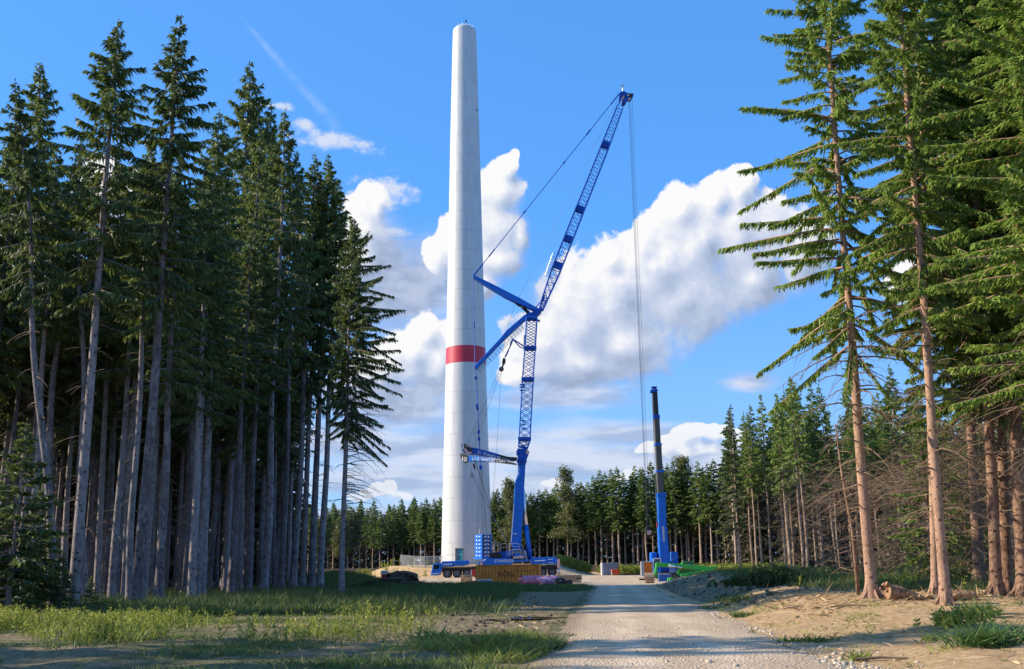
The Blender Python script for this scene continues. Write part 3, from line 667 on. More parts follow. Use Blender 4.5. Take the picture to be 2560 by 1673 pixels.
def build_forest():
    rng = np.random.default_rng(5)
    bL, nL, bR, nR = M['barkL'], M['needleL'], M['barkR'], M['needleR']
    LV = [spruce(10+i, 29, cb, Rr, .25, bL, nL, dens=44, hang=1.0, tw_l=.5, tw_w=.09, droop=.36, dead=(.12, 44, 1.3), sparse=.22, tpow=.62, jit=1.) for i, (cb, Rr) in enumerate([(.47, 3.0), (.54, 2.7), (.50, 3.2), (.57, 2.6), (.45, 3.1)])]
    LE = spruce(31, 27, .42, 4.0, .22, bL, nL, jit=1.3, dens=50, hang=1.0, tw_l=.42, tw_w=.075, spacing=(.40, .26), droop=.5, dead=(.12, 110, 2.8), one_side=0., sparse=.0, dead_twigs=2, tpow=.55, nb0=(5, 8))
    # ---- front of the left forest, one by one : base pixel, top pixel, variant, width, label
    front = [((58, 1508), (98, 158), 1, 1.05, 'blunt topped spruce at the far left end of the front row'),
             ((132, 1535), (40, 190), 3, .9, 'grey spruce trunk rising beside the dark young spruces at the left edge'),
             ((182, 1531), (295, 50), 2, 1.0, 'tall spruce whose thin crooked leader sticks out above the left forest'),
             ((216, 1520), (200, 330), 3, .9, 'spruce trunk tucked close behind the tree with the crooked leader'),
             ((241, 1507), (290, 420), 1, .9, 'slim spruce just right of the thick cluster of three grey trunks'),
             ((344, 1527), (451, 41), 0, 1.05, 'tallest pointed spruce of the left forest, thick trunk standing in front'),
             ((324, 1521), (380, 330), 3, .85, 'slender spruce just left of the tallest pointed spruce and partly behind it'),
             ((372, 1490), (430, 420), 1, .85, 'spruce behind the right flank of the tallest pointed spruce'),
             ((466, 1490), (547, 279), 3, .95, 'spruce with shorter top midway between the two pointed crowns'),
             ((494, 1485), (520, 420), 1, .8, 'thin trunk standing second in the middle of the left forest edge'),
             ((522, 1480), (575, 400), 3, .85, 'dark slender spruce left of the second pointed crown'),
             ((563, 1482), (623, 161), 2, .95, 'second pointed spruce, lacy crown, in the middle of the left forest'),
             ((588, 1485), (655, 330), 1, .85, 'spruce standing close right of the lacy pointed spruce'),
             ((615, 1482), (681, 257), 4, .85, 'narrow spire spruce right of the lacy pointed spruce'),
             ((657, 1485), (713, 279), 3, .95, 'spruce with a thick grey lower trunk and narrow twin-like spire'),
             ((702, 1480), (740, 380), 1, .85, 'thin trunk where light shows between the left forest stems'),
             ((732, 1477), (787, 383), 4, .95, 'stout grey trunk with stepped crown near the forest end'),
             ((800, 1472), (846, 462), 0, .95, 'dense dark spruce whose crown steps down to the outermost spruce'),
             ((755, 1475), (800, 470), 4, .9, 'shorter dense spruce between the stout grey trunk and the broad dark trunk'),
             ((778, 1475), (822, 391), 2, .95, 'broad dark trunk, last but one before the sky gap')]
    for (bp, tp, v, wd, lab) in front:
        b = ground_at(*bp); t = P(tp[0], tp[1], b.y); h = t.z-b.z
        place_tree('spruce_tree', LV[v], (b.x, b.y, b.z-.1), h, lab, 'spruce', 'front row of the left forest', rng.uniform(0, 6.28), (t.x-b.x)/h, 0, wd*1.08)
    b = ground_at(853, 1489); t = P(882, 545, b.y); h = t.z-b.z
    place_tree('spruce_tree', LE, (b.x, b.y, b.z-.1), h, 'rightmost spruce of the left forest, bare twigs sticking into the sky', 'spruce', 'front row of the left forest', 0, (t.x-b.x)/h, 0, 1.0)
    # ---- inside the left forest
    pts = []
    def try_pt(x, y, dmin):
        if all((x-a)**2+(y-c)**2 > dmin*dmin for a, c in pts): pts.append((x, y)); return True
    for k in range(4000):
        y = rng.uniform(54, 118); x = rng.uniform(-62, -15)
        edge = -17.0-(y-50)*.08
        if x > edge or x < -.46*y-9: continue
        if x < -24-.12*(y-50) and y < 60: pass
        try_pt(x, y, 2.4)
        if len(pts) >= 150: break
    pz = lambda x, y: 1280+x/y*2620
    where = lambda x, y: 'grey spruce deep inside the left forest behind the ' + ('tree with the crooked leader' if pz(x, y) < 280 else 'tallest pointed spruce' if pz(x, y) < 460 else 'lacy pointed spruce' if pz(x, y) < 640 else 'spruce with the narrow twin-like spire' if pz(x, y) < 740 else 'stout trunks near the sky gap')
    far_place('spruce_tree', LV, pts, rng, where, 'spruces inside the left forest', hh=(23, 28))
    # trees left of the frame: the plantation goes on there and throws the bands of shade
    side = [(-30, 49), (-34, 55), (-29, 58), (-40, 50), (-36, 62), (-45, 57)]
    far_place('spruce_tree', LV, side, rng, 'spruce at the left margin of the left forest', 'spruces inside the left forest', hh=(24, 28))
    for (x, y, h) in ((-24, 25.6, 23), (-29, 27.4, 25), (-33, 23.5, 19), (-31, 20.5, 19), (-36, 17, 21), (-33, 14.5, 18), (-38, 12, 20), (-41, 22, 24), (-42, 25, 27), (-44, 15, 22), (-40, 8, 22)):
        place_tree('spruce_tree', LV[int(rng.integers(5))], (x, y, hz(x, y)-.1), h, 'spruce beyond the left side of the clearing', 'spruce', 'spruces left of the clearing', rng.uniform(0, 6), 0, 0, .9)
    # ---- right foreground
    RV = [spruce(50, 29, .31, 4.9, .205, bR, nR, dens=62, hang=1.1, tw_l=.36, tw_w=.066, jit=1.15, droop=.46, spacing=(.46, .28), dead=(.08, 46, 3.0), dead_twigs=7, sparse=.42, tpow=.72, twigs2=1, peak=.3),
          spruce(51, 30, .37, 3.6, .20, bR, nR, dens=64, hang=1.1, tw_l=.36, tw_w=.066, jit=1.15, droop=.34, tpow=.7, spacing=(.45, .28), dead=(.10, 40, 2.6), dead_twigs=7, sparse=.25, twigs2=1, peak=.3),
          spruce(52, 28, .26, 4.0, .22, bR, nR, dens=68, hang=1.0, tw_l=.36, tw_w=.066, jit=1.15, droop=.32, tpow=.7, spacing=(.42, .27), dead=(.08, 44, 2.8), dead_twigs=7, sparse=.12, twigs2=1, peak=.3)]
    near = [((2181, 1497), (2040, -280), 0, 1.0, 2.6, 'big spruce with flared root foot and long boughs reaching over the clearing'),
            ((2366, 1514), (2225, -330), 1, 1.0, 1.2, 'slim pinkish spruce trunk with a dark scar near its foot'),
            ((2338, 1486), (2290, -120), 1, .9, 4.0, 'spruce trunk with orange rot at its foot, hidden behind the scarred one'),
            ((2492, 1490), (2400, -260), 2, 1.0, .4, 'left stem of the close pair of spruces by the right edge'),
            ((2519, 1487), (2440, -330), 1, 1.0, 5.2, 'right stem of the close pair of spruces by the right edge'),
            ((2560, 1492), (2500, -260), 2, 1.15, 2.2, 'spruce cut by the right edge of the view, root flare showing'),
            ((2690, 1540), (2560, -500), 2, 1.25, 1.0, 'spruce past the right edge whose green boughs hang into view'),
            ((2450, 1468), (2380, -100), 2, 1.1, 3.1, 'shaded spruce standing behind the close pair of trunks'),
            ((2590, 1462), (2500, -150), 2, 1.2, 1.9, 'full green spruce behind the tree cut by the right edge'),
            ((2640, 1470), (2530, -220), 0, 1.0, 4.4, 'spruce behind the right edge with pale green boughs')]
    for (bp, tp, v, wd, rz_, lab) in near:
        b = ground_at(*bp); t = P(tp[0], tp[1], b.y); h = t.z-b.z
        place_tree('spruce_tree', RV[v], (b.x, b.y, b.z-.05), h, lab, 'spruce', 'spruces at the right edge of the clearing', rz_, (t.x-b.x)/h, 0, wd)
    # dead thin sapling
    b = ground_at(2146, 1490); m = MB(); t = P(2088, 1060, b.y+.5)
    m.tube([b, b.lerp(t, .35)+Vector((.1, 0, 0)), b.lerp(t, .7), t], [.075, .06, .045, .02], 6)
    r2 = random.Random(4)
    for k in range(34):
        f = r2.uniform(.12, .98); p = b.lerp(t, f); a = r2.uniform(0, 6.28); L = r2.uniform(.4, 1.5)*(1.1-f*.5); d = Vector((math.cos(a), math.sin(a), r2.uniform(-.1, .3)))
        q = p+d*L*.6+Vector((0, 0, -.05)); m.tube([p, q, p+d*L+Vector((0, 0, -.25*L))], [.014, .01, .004], 3)
    root = thing('dead_sapling', 'thin dead sapling leaning beside the big spruce with the flared foot', 'dead tree', b)
    m.build('trunk', M['barkR'], root, True)
    # ---- thicket of dead wood and young spruce behind the right trunks
    def dead_bush(seed, n, Rr, Hh):
        A = Acc(); g = np.random.default_rng(seed)
        for k in range(n):
            a = g.uniform(0, 6.28); r = Rr*g.uniform(.05, 1)**.6; p = np.array([math.cos(a)*r*.5, math.sin(a)*r*.5, g.uniform(.1, Hh)]); a2 = a+g.normal(0, .6)
            L = g.uniform(.8, 2.6); d = np.array([math.cos(a2), math.sin(a2), g.uniform(-.25, .45)]); s = np.linspace(0, 1, 5)
            q = p+d*(L*s)[:, None]+np.array([0, 0, -1])*(L*.55*s*s)[:, None]; V, Q = tube_np(q, np.linspace(.018, .004, 5), 3); A.add(V, Q)
            for j in range(5):
                si = g.uniform(.2, .95); bb = p+d*L*si+np.array([0, 0, -L*.55*si*si]); dd = d*.5+g.normal(0, .6, 3); lt = g.uniform(.25, .8)
                V, Q = tube_np(np.stack([bb, bb+dd*lt*.5, bb+dd*lt+np.array([0, 0, -.2*lt])]), [.008, .006, .003], 3); A.add(V, Q)
        return A.mesh('branches', [M['deadwood']])
    DB = [dead_bush(1, 130, 2.2, 6.5), dead_bush(2, 120, 2.0, 5.0)]
    for i, (px, py, Y, s, lab) in enumerate([(2030, 1440, 74, 1.15, 'grey thicket of dead branches left of the big right spruce'), (2120, 1430, 66, 1.25, 'dead brushwood just behind the big right spruce'),
                                           (2250, 1440, 58, 1.1, 'tangle of bare twigs between the two front right spruces'), (2290, 1435, 50, 1.15, 'tangle of bare twigs in front of the light green young spruce'), (2430, 1450, 46, 1.1, 'dry brushwood behind the scarred pinkish trunk'),
                                           (2480, 1450, 54, 1.25, 'dry brushwood behind the close pair of trunks'), (2545, 1455, 50, 1.2, 'dry brushwood at the right edge of the view'),
                                           (2180, 1430, 60, 1.3, 'dead brushwood hidden half behind the big right spruce'), (2390, 1440, 62, 1.35, 'dry brushwood far back behind the scarred pinkish trunk'), (2300, 1440, 70, 1.4, 'dead twigs far back behind the light green young spruce'), (2500, 1440, 66, 1.4, 'dead twigs far back behind the close pair of trunks')]):
        p = P(px, py, Y); t = thing('dead_thicket', lab, 'brushwood', (p.x, Y, hz(p.x, Y)), 'dead thickets behind the right trunks', i*1.3); t.scale = (s, s, s)
        o = link('branches', DB[i % 2], t); o['kind'] = 'stuff'
    YV = [spruce(70+i, 9, .04, 2.4, .09, bR, M['needleB'], dens=30, hang=.35, tw_l=.36, tw_w=.08, droop=.2, spacing=(.34, .24), dead=(.05, 4, .8), twigs2=1, peak=.12) for i in range(2)]
    for (px, py, Y, h, w, lab) in ((2335, 1440, 50, 8.0, 1.25, 'soft light green young spruce glowing behind the right trunks'), (2425, 1440, 55, 7.0, 1.1, 'young spruce right of the soft light green one'), (2240, 1440, 78, 7, 1.1, 'dull young spruce behind the big right trunk')):
        p = P(px, py, Y); place_tree('young_spruce', YV[0], (p.x, Y, hz(p.x, Y)-.2), h, lab, 'young spruce', 'young spruces behind the right trunks', px*.01, 0, 0, w)
    YL = [spruce(80+i, 7, .03, 2.3, .09, bL, M['needleL'], dens=36, hang=.45, tw_l=.36, tw_w=.085, droop=.3, spacing=(.3, .22), dead=(.05, 3, .6), twigs2=1, peak=.12) for i in range(2)]
    for (px, py, Y, h, w, lab) in ((20, 1500, 41, 7.6, 1.1, 'tallest dark young spruce at the left edge of the view'), (75, 1500, 43, 5.2, 1.1, 'dark young spruce right beside the tallest young one at left'), (-60, 1500, 42, 6.5, 1.2, 'dark young spruce cut by the left edge'),
                                   (150, 1500, 42.5, 2.6, 1.1, 'low dark young spruce at the foot of the grey trunks'), (225, 1500, 44, 1.7, 1.2, 'knee high young spruce among the left trunks'), (120, 1500, 45.5, 3.6, 1.1, 'small dark spruce half hidden at left')):
        p = P(px, py, Y); place_tree('young_spruce', YL[int(h*10) % 2], (p.x, Y, hz(p.x, Y)-.15), h, lab, 'young spruce', 'young spruces at the left edge', px*.02, 0, 0, w)
    # ---- forest at mid distance on the right
    FV = [spruce(90+i, 26, cb, Rr, .22, M['barkF'], M['needleF'], dens=26, hang=.75, tw_l=.62, tw_w=.17, droop=.3, tpow=.58, spacing=(.6, .4), dead=(.15, 20, 1.6), dead_twigs=2, sparse=.1) for i, (cb, Rr) in enumerate([(.36, 2.7), (.42, 2.4), (.32, 2.9), (.38, 2.5)])]
    FE = spruce(99, 27, .30, 3.6, .24, M['barkF'], M['needleL'], dens=20, hang=.6, tw_l=.6, tw_w=.14, droop=.35, spacing=(.75, .45), dead=(.10, 30, 2.0), dead_twigs=2, one_side=math.pi, sparse=.1)
    FM = [spruce(100+i, 27, cb, Rr, .20, M['barkF'], M['needleF'], dens=24, hang=.75, tw_l=.6, tw_w=.15, droop=.3, tpow=.7, spacing=(.6, .4), dead=(.10, 46, 1.7), dead_twigs=4, sparse=.15) for i, (cb, Rr) in enumerate([(.50, 2.5), (.56, 2.2), (.46, 2.7)])]
    mid = [(1851, 1012, 160, FE, 'dark spruce with stepped boughs standing at the left end of the right-hand forest'), (1893, 1030, 163, FM[1], 'slim spruce second from the left end of the right-hand forest'), (1930, 985, 160, FM[0], 'spruce third from the left end of the right-hand forest'),
           (1975, 990, 166, FM[2], 'spruce fourth from the left end of the right-hand forest'), (2010, 940, 158, FM[1], 'dark topped spruce left of the big right foreground trunk'), (2060, 950, 160, FM[0], 'spruce behind the boughs left of the big right trunk')]
    for (px, ty, Y, v, lab) in mid:
        p = P(px, 1420, Y); z0 = hz(p.x, Y); t = P(px-8, ty, Y)
        place_tree('spruce_tree', v, (p.x, Y, z0-.1), t.z-z0, lab, 'spruce', 'edge of the right-hand forest', 0, 0, 0, 1.05)
    pts.clear()
    for k in range(3000):
        y = rng.uniform(140, 185); x = rng.uniform(35, 100)
        if x > .52*y+6 or (x-1280) > 0: continue
        if x < 36+(y-158)*.25 and y < 170: continue
        try_pt(x, y, 3.4)
        if len(pts) >= 62: break
    where = lambda x, y: 'pale trunked spruce of the right-hand forest ' + ('left of the big flared spruce' if pz(x, y) < 2080 else 'seen between the two front right spruces' if pz(x, y) < 2270 else 'behind the scarred pinkish trunk' if pz(x, y) < 2450 else 'behind the close pair of trunks')
    far_place('spruce_tree', FM, pts, rng, where, 'spruces of the right-hand forest', hh=(25, 29))
    # ---- far forest behind the site
    pts.clear(); row = []
    def far_edge(px):   # depth of the forest edge along the picture
        return np.interp(px, [780, 1100, 1240, 1500, 1830], [285, 270, 262, 250, 235])
    def far_top(px): return np.interp(px, [780, 900, 1000, 1105, 1240, 1300, 1400, 1500, 1620, 1700, 1830], [1275, 1262, 1262, 1240, 1225, 1230, 1205, 1190, 1165, 1160, 1150])
    px = 770.
    while px < 1840:
        Y = float(far_edge(px))+rng.uniform(0, 7); p = P(px, 1415, Y); z0 = hz(p.x, Y); t = P(px, float(far_top(px))+rng.uniform(-16, 14), Y)
        place_tree('spruce_tree', FV[int(rng.integers(4))], (p.x, Y, z0-.1), t.z-z0, 'spruce at the far forest edge ' + ('in the gap left of the fence' if px < 1000 else 'behind the mesh fence left of the tower' if px < 1110 else 'right behind the big crane' if px < 1340 else 'behind the grey tool container and the gravel ramp' if px < 1560 else 'behind the second crane and its green lift' if px < 1720 else 'where it meets the right-hand forest'), 'spruce', 'front rank of the far forest', rng.uniform(0, 6), rng.normal(0, .01), 0, rng.uniform(1.3, 1.7))
        row.append(px); px += rng.uniform(10, 20)
    for (px, ty, dy, lab) in ((1275, 1188, -3, 'yellowish broadleaf tree rising right of the white tower'), (1420, 1163, -2, 'yellow green birch rising above the far forest left of the second crane'), (1718, 1128, 4, 'pale birch top rising above the far forest right of the second crane'), (795, 1290, -30, 'light green broadleaf tree in the gap beside the left forest'), (850, 1290, -24, 'yellow green tree behind the last left spruce')):
        Y = float(far_edge(px))+dy; p = P(px, 1415, Y); z0 = hz(p.x, Y); h = P(px, ty, Y).z-z0
        t = thing('broadleaf_tree', lab, 'birch' if 'birch' in lab else 'tree', (p.x, Y, z0), 'pale trees along the far forest'); g = np.random.default_rng(int(px)); A = Acc(); T = Acc()
        V, Q = tube_np([[0, 0, 0], [.2, 0, h*.4], [0, 0, h*.95]], [.22, .16, .03], 7); T.add(V, Q)
        for k in range(60):
            zb = h*g.uniform(.25, .95); a = g.uniform(0, 6.28); L = h*.17*(1.25-zb/h)*g.uniform(.6, 1.2); d = np.array([math.cos(a), math.sin(a), .8]); s = np.linspace(0, 1, 4)
            q = np.array([0, 0, zb])+d*(L*s)[:, None]-np.array([0, 0, 1])*(L*.7*s*s)[:, None]; V, Q = tube_np(q, np.linspace(.05, .01, 4), 3); T.add(V, Q)
            n = 70; si = g.uniform(.1, 1.1, n); B = np.array([0, 0, zb])+d*(L*si)[:, None]-np.array([0, 0, 1])*(L*.7*si*si)[:, None]+g.normal(0, .45, (n, 3)); D = g.normal(0, .5, (n, 3))-np.array([0, 0, .6]); D /= np.linalg.norm(D, axis=1)[:, None]
            V, Q = kites(B, D, g.uniform(.3, .7, n), g.uniform(.15, .3, n), g); A.add(V, Q)
        link('trunk', T.mesh('trunk', [M['barkF']], True), t); link('crown', A.mesh('crown', [M['needleY']]), t)
    # deeper ranks as one mass each
    LO = spruce(120, 25, .06, 3.2, .2, M['barkF'], M['needleF'], dens=7, hang=.6, tw_l=.95, tw_w=.36, droop=.3, spacing=(1.0, .6), dead=(.1, 8, 1.2), tpow=.45, peak=.02)
    M['shade'] = needle_mat('needles_brown_shaded', (.030, .028, .018), (.075, .075, .035), .1)  # brown needles darkened throughout: the shade inside the forest is in the colour
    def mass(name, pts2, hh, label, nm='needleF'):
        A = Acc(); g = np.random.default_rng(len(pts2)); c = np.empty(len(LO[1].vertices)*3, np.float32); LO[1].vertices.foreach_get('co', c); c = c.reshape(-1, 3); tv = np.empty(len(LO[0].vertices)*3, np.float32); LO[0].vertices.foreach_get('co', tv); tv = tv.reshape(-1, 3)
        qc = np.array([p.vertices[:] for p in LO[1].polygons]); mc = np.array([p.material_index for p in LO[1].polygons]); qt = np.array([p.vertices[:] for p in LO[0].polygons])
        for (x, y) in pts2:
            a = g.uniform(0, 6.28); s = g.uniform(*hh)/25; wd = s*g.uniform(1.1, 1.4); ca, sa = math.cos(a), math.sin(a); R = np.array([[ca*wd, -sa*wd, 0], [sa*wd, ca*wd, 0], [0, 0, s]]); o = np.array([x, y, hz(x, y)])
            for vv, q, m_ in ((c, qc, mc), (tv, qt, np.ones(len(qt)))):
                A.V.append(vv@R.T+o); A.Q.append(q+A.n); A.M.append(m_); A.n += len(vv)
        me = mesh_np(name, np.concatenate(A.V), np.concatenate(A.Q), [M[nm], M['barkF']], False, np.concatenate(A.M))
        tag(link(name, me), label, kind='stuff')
    pm = []; pm2 = []
    px = 700.
    while px < 1900:
        for r in range(4):
            Y = float(far_edge(px))+9+r*7+rng.uniform(0, 6); d = ray(px+rng.uniform(-12, 12), 1400); pm.append((d.x/d.y*Y, Y)) if r < 2 else pm2.append((d.x/d.y*Y, Y))
        px += 26
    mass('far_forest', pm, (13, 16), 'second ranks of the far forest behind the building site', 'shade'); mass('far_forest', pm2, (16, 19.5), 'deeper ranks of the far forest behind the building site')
    pm = []
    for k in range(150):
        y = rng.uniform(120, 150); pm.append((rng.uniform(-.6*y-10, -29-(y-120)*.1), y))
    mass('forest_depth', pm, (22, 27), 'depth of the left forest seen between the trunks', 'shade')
    pm = []
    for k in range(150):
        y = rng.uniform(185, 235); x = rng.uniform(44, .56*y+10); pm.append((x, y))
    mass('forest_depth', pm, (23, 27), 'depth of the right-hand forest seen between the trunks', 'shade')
build_forest()

# ------------------------------------------------------------------ wind turbine tower
def build_tower():
    base = Vector((TX, TY, hz(TX, TY)-.1))
    t = thing('wind_tower', 'tall white unfinished concrete wind turbine tower with a red band', 'tower', base)
    # profile from the photograph: (pixel row, width in pixels)
    prof = []
    for (py, w) in ((1412, 127.5), (1300, 122), (1100, 110.5), (883, 99.4), (600, 85), (340, 72.8), (100, 60), (80, 58)):
        p = P(1166, py, TY); depth = (CM.transposed() @ (p-Vector((0, 0, EYE)))).z*-1
        prof.append((p.z-base.z, w/2/F*depth))
    prof[0] = (0., prof[0][1])
    zs = np.array([a for a, b in prof]); rs = np.array([b for a, b in prof])
    R = lambda z: float(np.interp(z, zs, rs)); top = zs[-1]
    band0, band1 = [P(1166, y, TY-3.7).z-base.z for y in (905, 863)]
    n_r = 27; edges = [top*i/n_r for i in range(n_r+1)]
    kb = min(range(1, n_r), key=lambda i: abs(edges[i]-band0)); edges[kb] = band0; edges[kb+1] = band1
    def shell(z0, z1, a0, a1, gap, n=30):
        vs = []; fs = []
        zz = [z0+.014, z1-.014] if z1-z0 < 6 else [z0+.014, (z0+z1)/2, z1-.014]
        for z in zz:
            for k in range(n+1):
                a = a0+gap/R(z)+(a1-a0-2*gap/R(z))*k/n; vs.append((R(z)*math.cos(a), R(z)*math.sin(a), z))
        for r in range(len(zz)-1):
            for k in range(n): fs.append([r*(n+1)+k, r*(n+1)+k+1, (r+1)*(n+1)+k+1, (r+1)*(n+1)+k])
        # inner return so the joint has depth
        no = len(vs); vs += vs[:n+1]+vs[-(n+1):]
        m = len(vs)
        for z in (zz[0], zz[-1]):
            for k in range(n+1):
                a = a0+gap/R(z)+(a1-a0-2*gap/R(z))*k/n; vs.append(((R(z)-.2)*math.cos(a), (R(z)-.2)*math.sin(a), z))
        tb = n+1
        for k in range(n): fs.append([no+k+1, no+k, m+k, m+k+1]); fs.append([no+tb+k, no+tb+k+1, m+n+1+k+1, m+n+1+k])
        for k in (0, n): fs.append([no+k, no+tb+k, m+n+1+k, m+k])
        me = bpy.data.meshes.new('shell_segment'); me.from_pydata(vs, [], fs)
        me.polygons.foreach_set('use_smooth', [i < (len(zz)-1)*n for i in range(len(fs))])
        return me
    for i in range(n_r):
        z0, z1 = edges[i], edges[i+1]
        if i == kb:
            me = shell(z0-.03, z1+.03, 0, 2*math.pi, 0, 72); me.materials.append(M['redband']); link('red_band', me, t); continue
        if i == n_r-1:
            me = shell(z0, z1, 0, 2*math.pi, 0, 72); me.materials.append(M['tower']); link('top_ring', me, t); continue
        off = rad(-90+(7 if i % 2 else 147))       # joints alternate : one shows left of centre, next right of centre
        joint = rad(-90+8) if i % 2 else rad(-90-33)
        if i < 13:
            for h in range(2):
                me = shell(z0, z1, joint+math.pi*h, joint+math.pi*(h+1), .016); me.materials.append(M['tower']); link('shell_segment', me, t)
        else:
            for h in range(2):
                me = shell(z0, z1, joint+math.pi*h, joint+math.pi*(h+1), .012); me.materials.append(M['tower']); link('shell_segment', me, t)
    # core behind the joints
    m = MB(); m.tube([base+Vector((0, 0, z)) for z in np.linspace(0, top-.3, 12)], [R(z)-.12 for z in np.linspace(0, top-.3, 12)], 48); m.build('core', M['joint'], t, True)
    # top : bevelled lid, railing, beacon
    m = MB(); z = top; m.tube([base+Vector((0, 0, z-.1)), base+Vector((0, 0, z+.35)), base+Vector((0, 0, z+.75))], [R(z)-.02, R(z)-.10, R(z)-.55], 48); m.build('top_cap', M['tower'], t)
    m = MB()
    for k in range(14):
        a = k*6.283/14; p = base+Vector(((R(z)-.6)*math.cos(a), (R(z)-.6)*math.sin(a), z+.7)); m.tube([p, p+Vector((0, 0, .35))], .015, 4)
    m.tube([base+Vector(((R(z)-.6)*math.cos(k*.2618), (R(z)-.6)*math.sin(k*.2618), z+1.05)) for k in range(25)], .015, 4)
    m.build('railing', M['galv'], t)
    m = MB(); p = base+Vector((.3, 0, z+.7)); m.tube([p, p+Vector((0, 0, 1.6))], .04, 4); m.tube([p+Vector((0, 0, 1.5)), p+Vector((0, 0, 1.75)), p+Vector((0, 0, 2.1))], [.12, .2, .1], 8); m.build('beacon', M['black'], t, True)
    m = MB(); a = rad(-35); zz = P(1190, 285, TY).z; rr = R(zz-base.z); p = Vector((TX+rr*math.cos(a), TY+rr*math.sin(a), zz)); m.box(p+Vector((.15, 0, 0)), (.5, .3, .12)); m.box(p+Vector((.4, 0, .2)), (.12, .12, .35)); m.build('sensor_bracket', M['grey'], t)
    # door, frame
    a = rad(-90-13.5); rr = R(1.2); c = base+Vector((rr*math.cos(a), rr*math.sin(a), 0)); u = Vector((-math.sin(a), math.cos(a), 0)); nn = Vector((math.cos(a), math.sin(a), 0))
    rzv = a+math.pi/2
    m = MB()
    m.box(c+u*-.72+nn*.05+Vector((0, 0, 1.5)), (.14, .3, 2.9), rzv); m.box(c+u*.72+nn*.05+Vector((0, 0, 1.5)), (.14, .3, 2.9), rzv); m.box(c+nn*.05+Vector((0, 0, 3.02)), (1.58, .3, .14), rzv)
    fr = m.build('door_frame', M['grey'], t)
    m = MB(); m.box(c+nn*.0+u*.2+Vector((0, 0, 1.5)), (.9, .14, 2.86), rzv); d = m.build('door', M['teal'], t)
    m = MB(); m.box(c+nn*.0+u*-.46+Vector((0, 0, 1.5)), (.38, .14, 2.86), rzv); m.build('door_side_panel', M['greybox'], t)
    m = MB(); m.box(c+nn*.1+u*-.15+Vector((0, 0, 1.5)), (.05, .08, .3), rzv); m.build('handle', M['chrome'], d)
build_tower()

# ------------------------------------------------------------------ lattice crane work
def lattice(m, a0, a1, wa, wb, n, dep, th=.10, mi=0, cross=False):
    """4-chord lattice from a0 to a1 (in the x-z plane), wa/wb in-plane widths, dep width in y"""
    a0, a1 = Vector(a0), Vector(a1); t = (a1-a0).normalized(); y = Vector((0, 1, 0)); s = t.cross(y).normalized()
    da, db = dep if isinstance(dep, tuple) else (dep, dep)
    def c(f, i, j): return a0.lerp(a1, f)+s*(i*(wa+(wb-wa)*f)/2)+y*(j*(da+(db-da)*f)/2)
    for i in (-1, 1):
        for j in (-1, 1): m.tube([c(0, i, j), c(1, i, j)], th, 6, mi)
    for k in range(n):
        f0, f1 = k/n, (k+1)/n; fm = (f0+f1)/2
        for j in (-1, 1):
            if cross:
                m.tube([c(f0, -1, j), c(f1, 1, j)], th*.5, 4, mi, False); m.tube([c(f0, 1, j), c(f1, -1, j)], th*.5, 4, mi, False)
            else:
                m.tube([c(f0, -1, j), c(f0+.0, 1, j)], th*.55, 4, mi, False); m.tube([c(f0, -1, j), c(f1, 1, j)] if 1 else [], th*.55, 4, mi, False)
        for i in (-1, 1):
            m.tube([c(f0, i, -1), c(fm, i, 1)], th*.5, 4, mi, False); m.tube([c(fm, i, 1), c(f1, i, -1)], th*.5, 4, mi, False)
    for f in (0, 1):
        for j in (-1, 1): m.tube([c(f, -1, j), c(f, 1, j)], th*.8, 4, mi, False)
        for i in (-1, 1): m.tube([c(f, i, -1), c(f, i, 1)], th*.8, 4, mi, False)

def make_wheel(parent, c, r, w, first=[None]):
    """wheel (tyre) with a rim as its part; axis along y"""
    if first[0] is None:
        V = []; Q = []; n = 28; pr = [(-.5, .62), (-.5, .90), (-.36, 1.0), (.36, 1.0), (.5, .90), (.5, .62)]
        for k in range(n):
            a = 2*math.pi*k/n
            for (yy, q) in pr: V.append((q*math.cos(a), yy, q*math.sin(a)))
        for k in range(n):
            for i in range(5): Q.append([k*6+i, k*6+i+1, ((k+1) % n)*6+i+1, ((k+1) % n)*6+i])
        ty = bpy.data.meshes.new('tyre'); ty.from_pydata(V, [], Q); ty.materials.append(M['rubber'])
        V = []; Q = []; pr = [(-.46, .64), (-.5, .60), (-.44, .50), (-.30, .42), (-.28, .26), (-.46, .22), (-.48, 0.001)]
        for k in range(n):
            a = 2*math.pi*k/n
            for (yy, q) in pr: V.append((q*math.cos(a), yy, q*math.sin(a)))
        mi = []
        for k in range(n):
            for i in range(6): Q.append([k*7+i, k*7+i+1, ((k+1) % n)*7+i+1, ((k+1) % n)*7+i]); mi.append(1 if i in (3,) else 0)
        rm = bpy.data.meshes.new('rim'); rm.from_pydata(V, [], Q); rm.materials.append(M['rim']); rm.materials.append(M['black']); rm.polygons.foreach_set('material_index', mi)
        first[0] = (ty, rm)
    ty, rm = first[0]
    o = link('wheel', ty, parent, Vector(c)-parent_loc(parent)); o.scale = (r, w, r)
    return o, link('rim', rm, o)

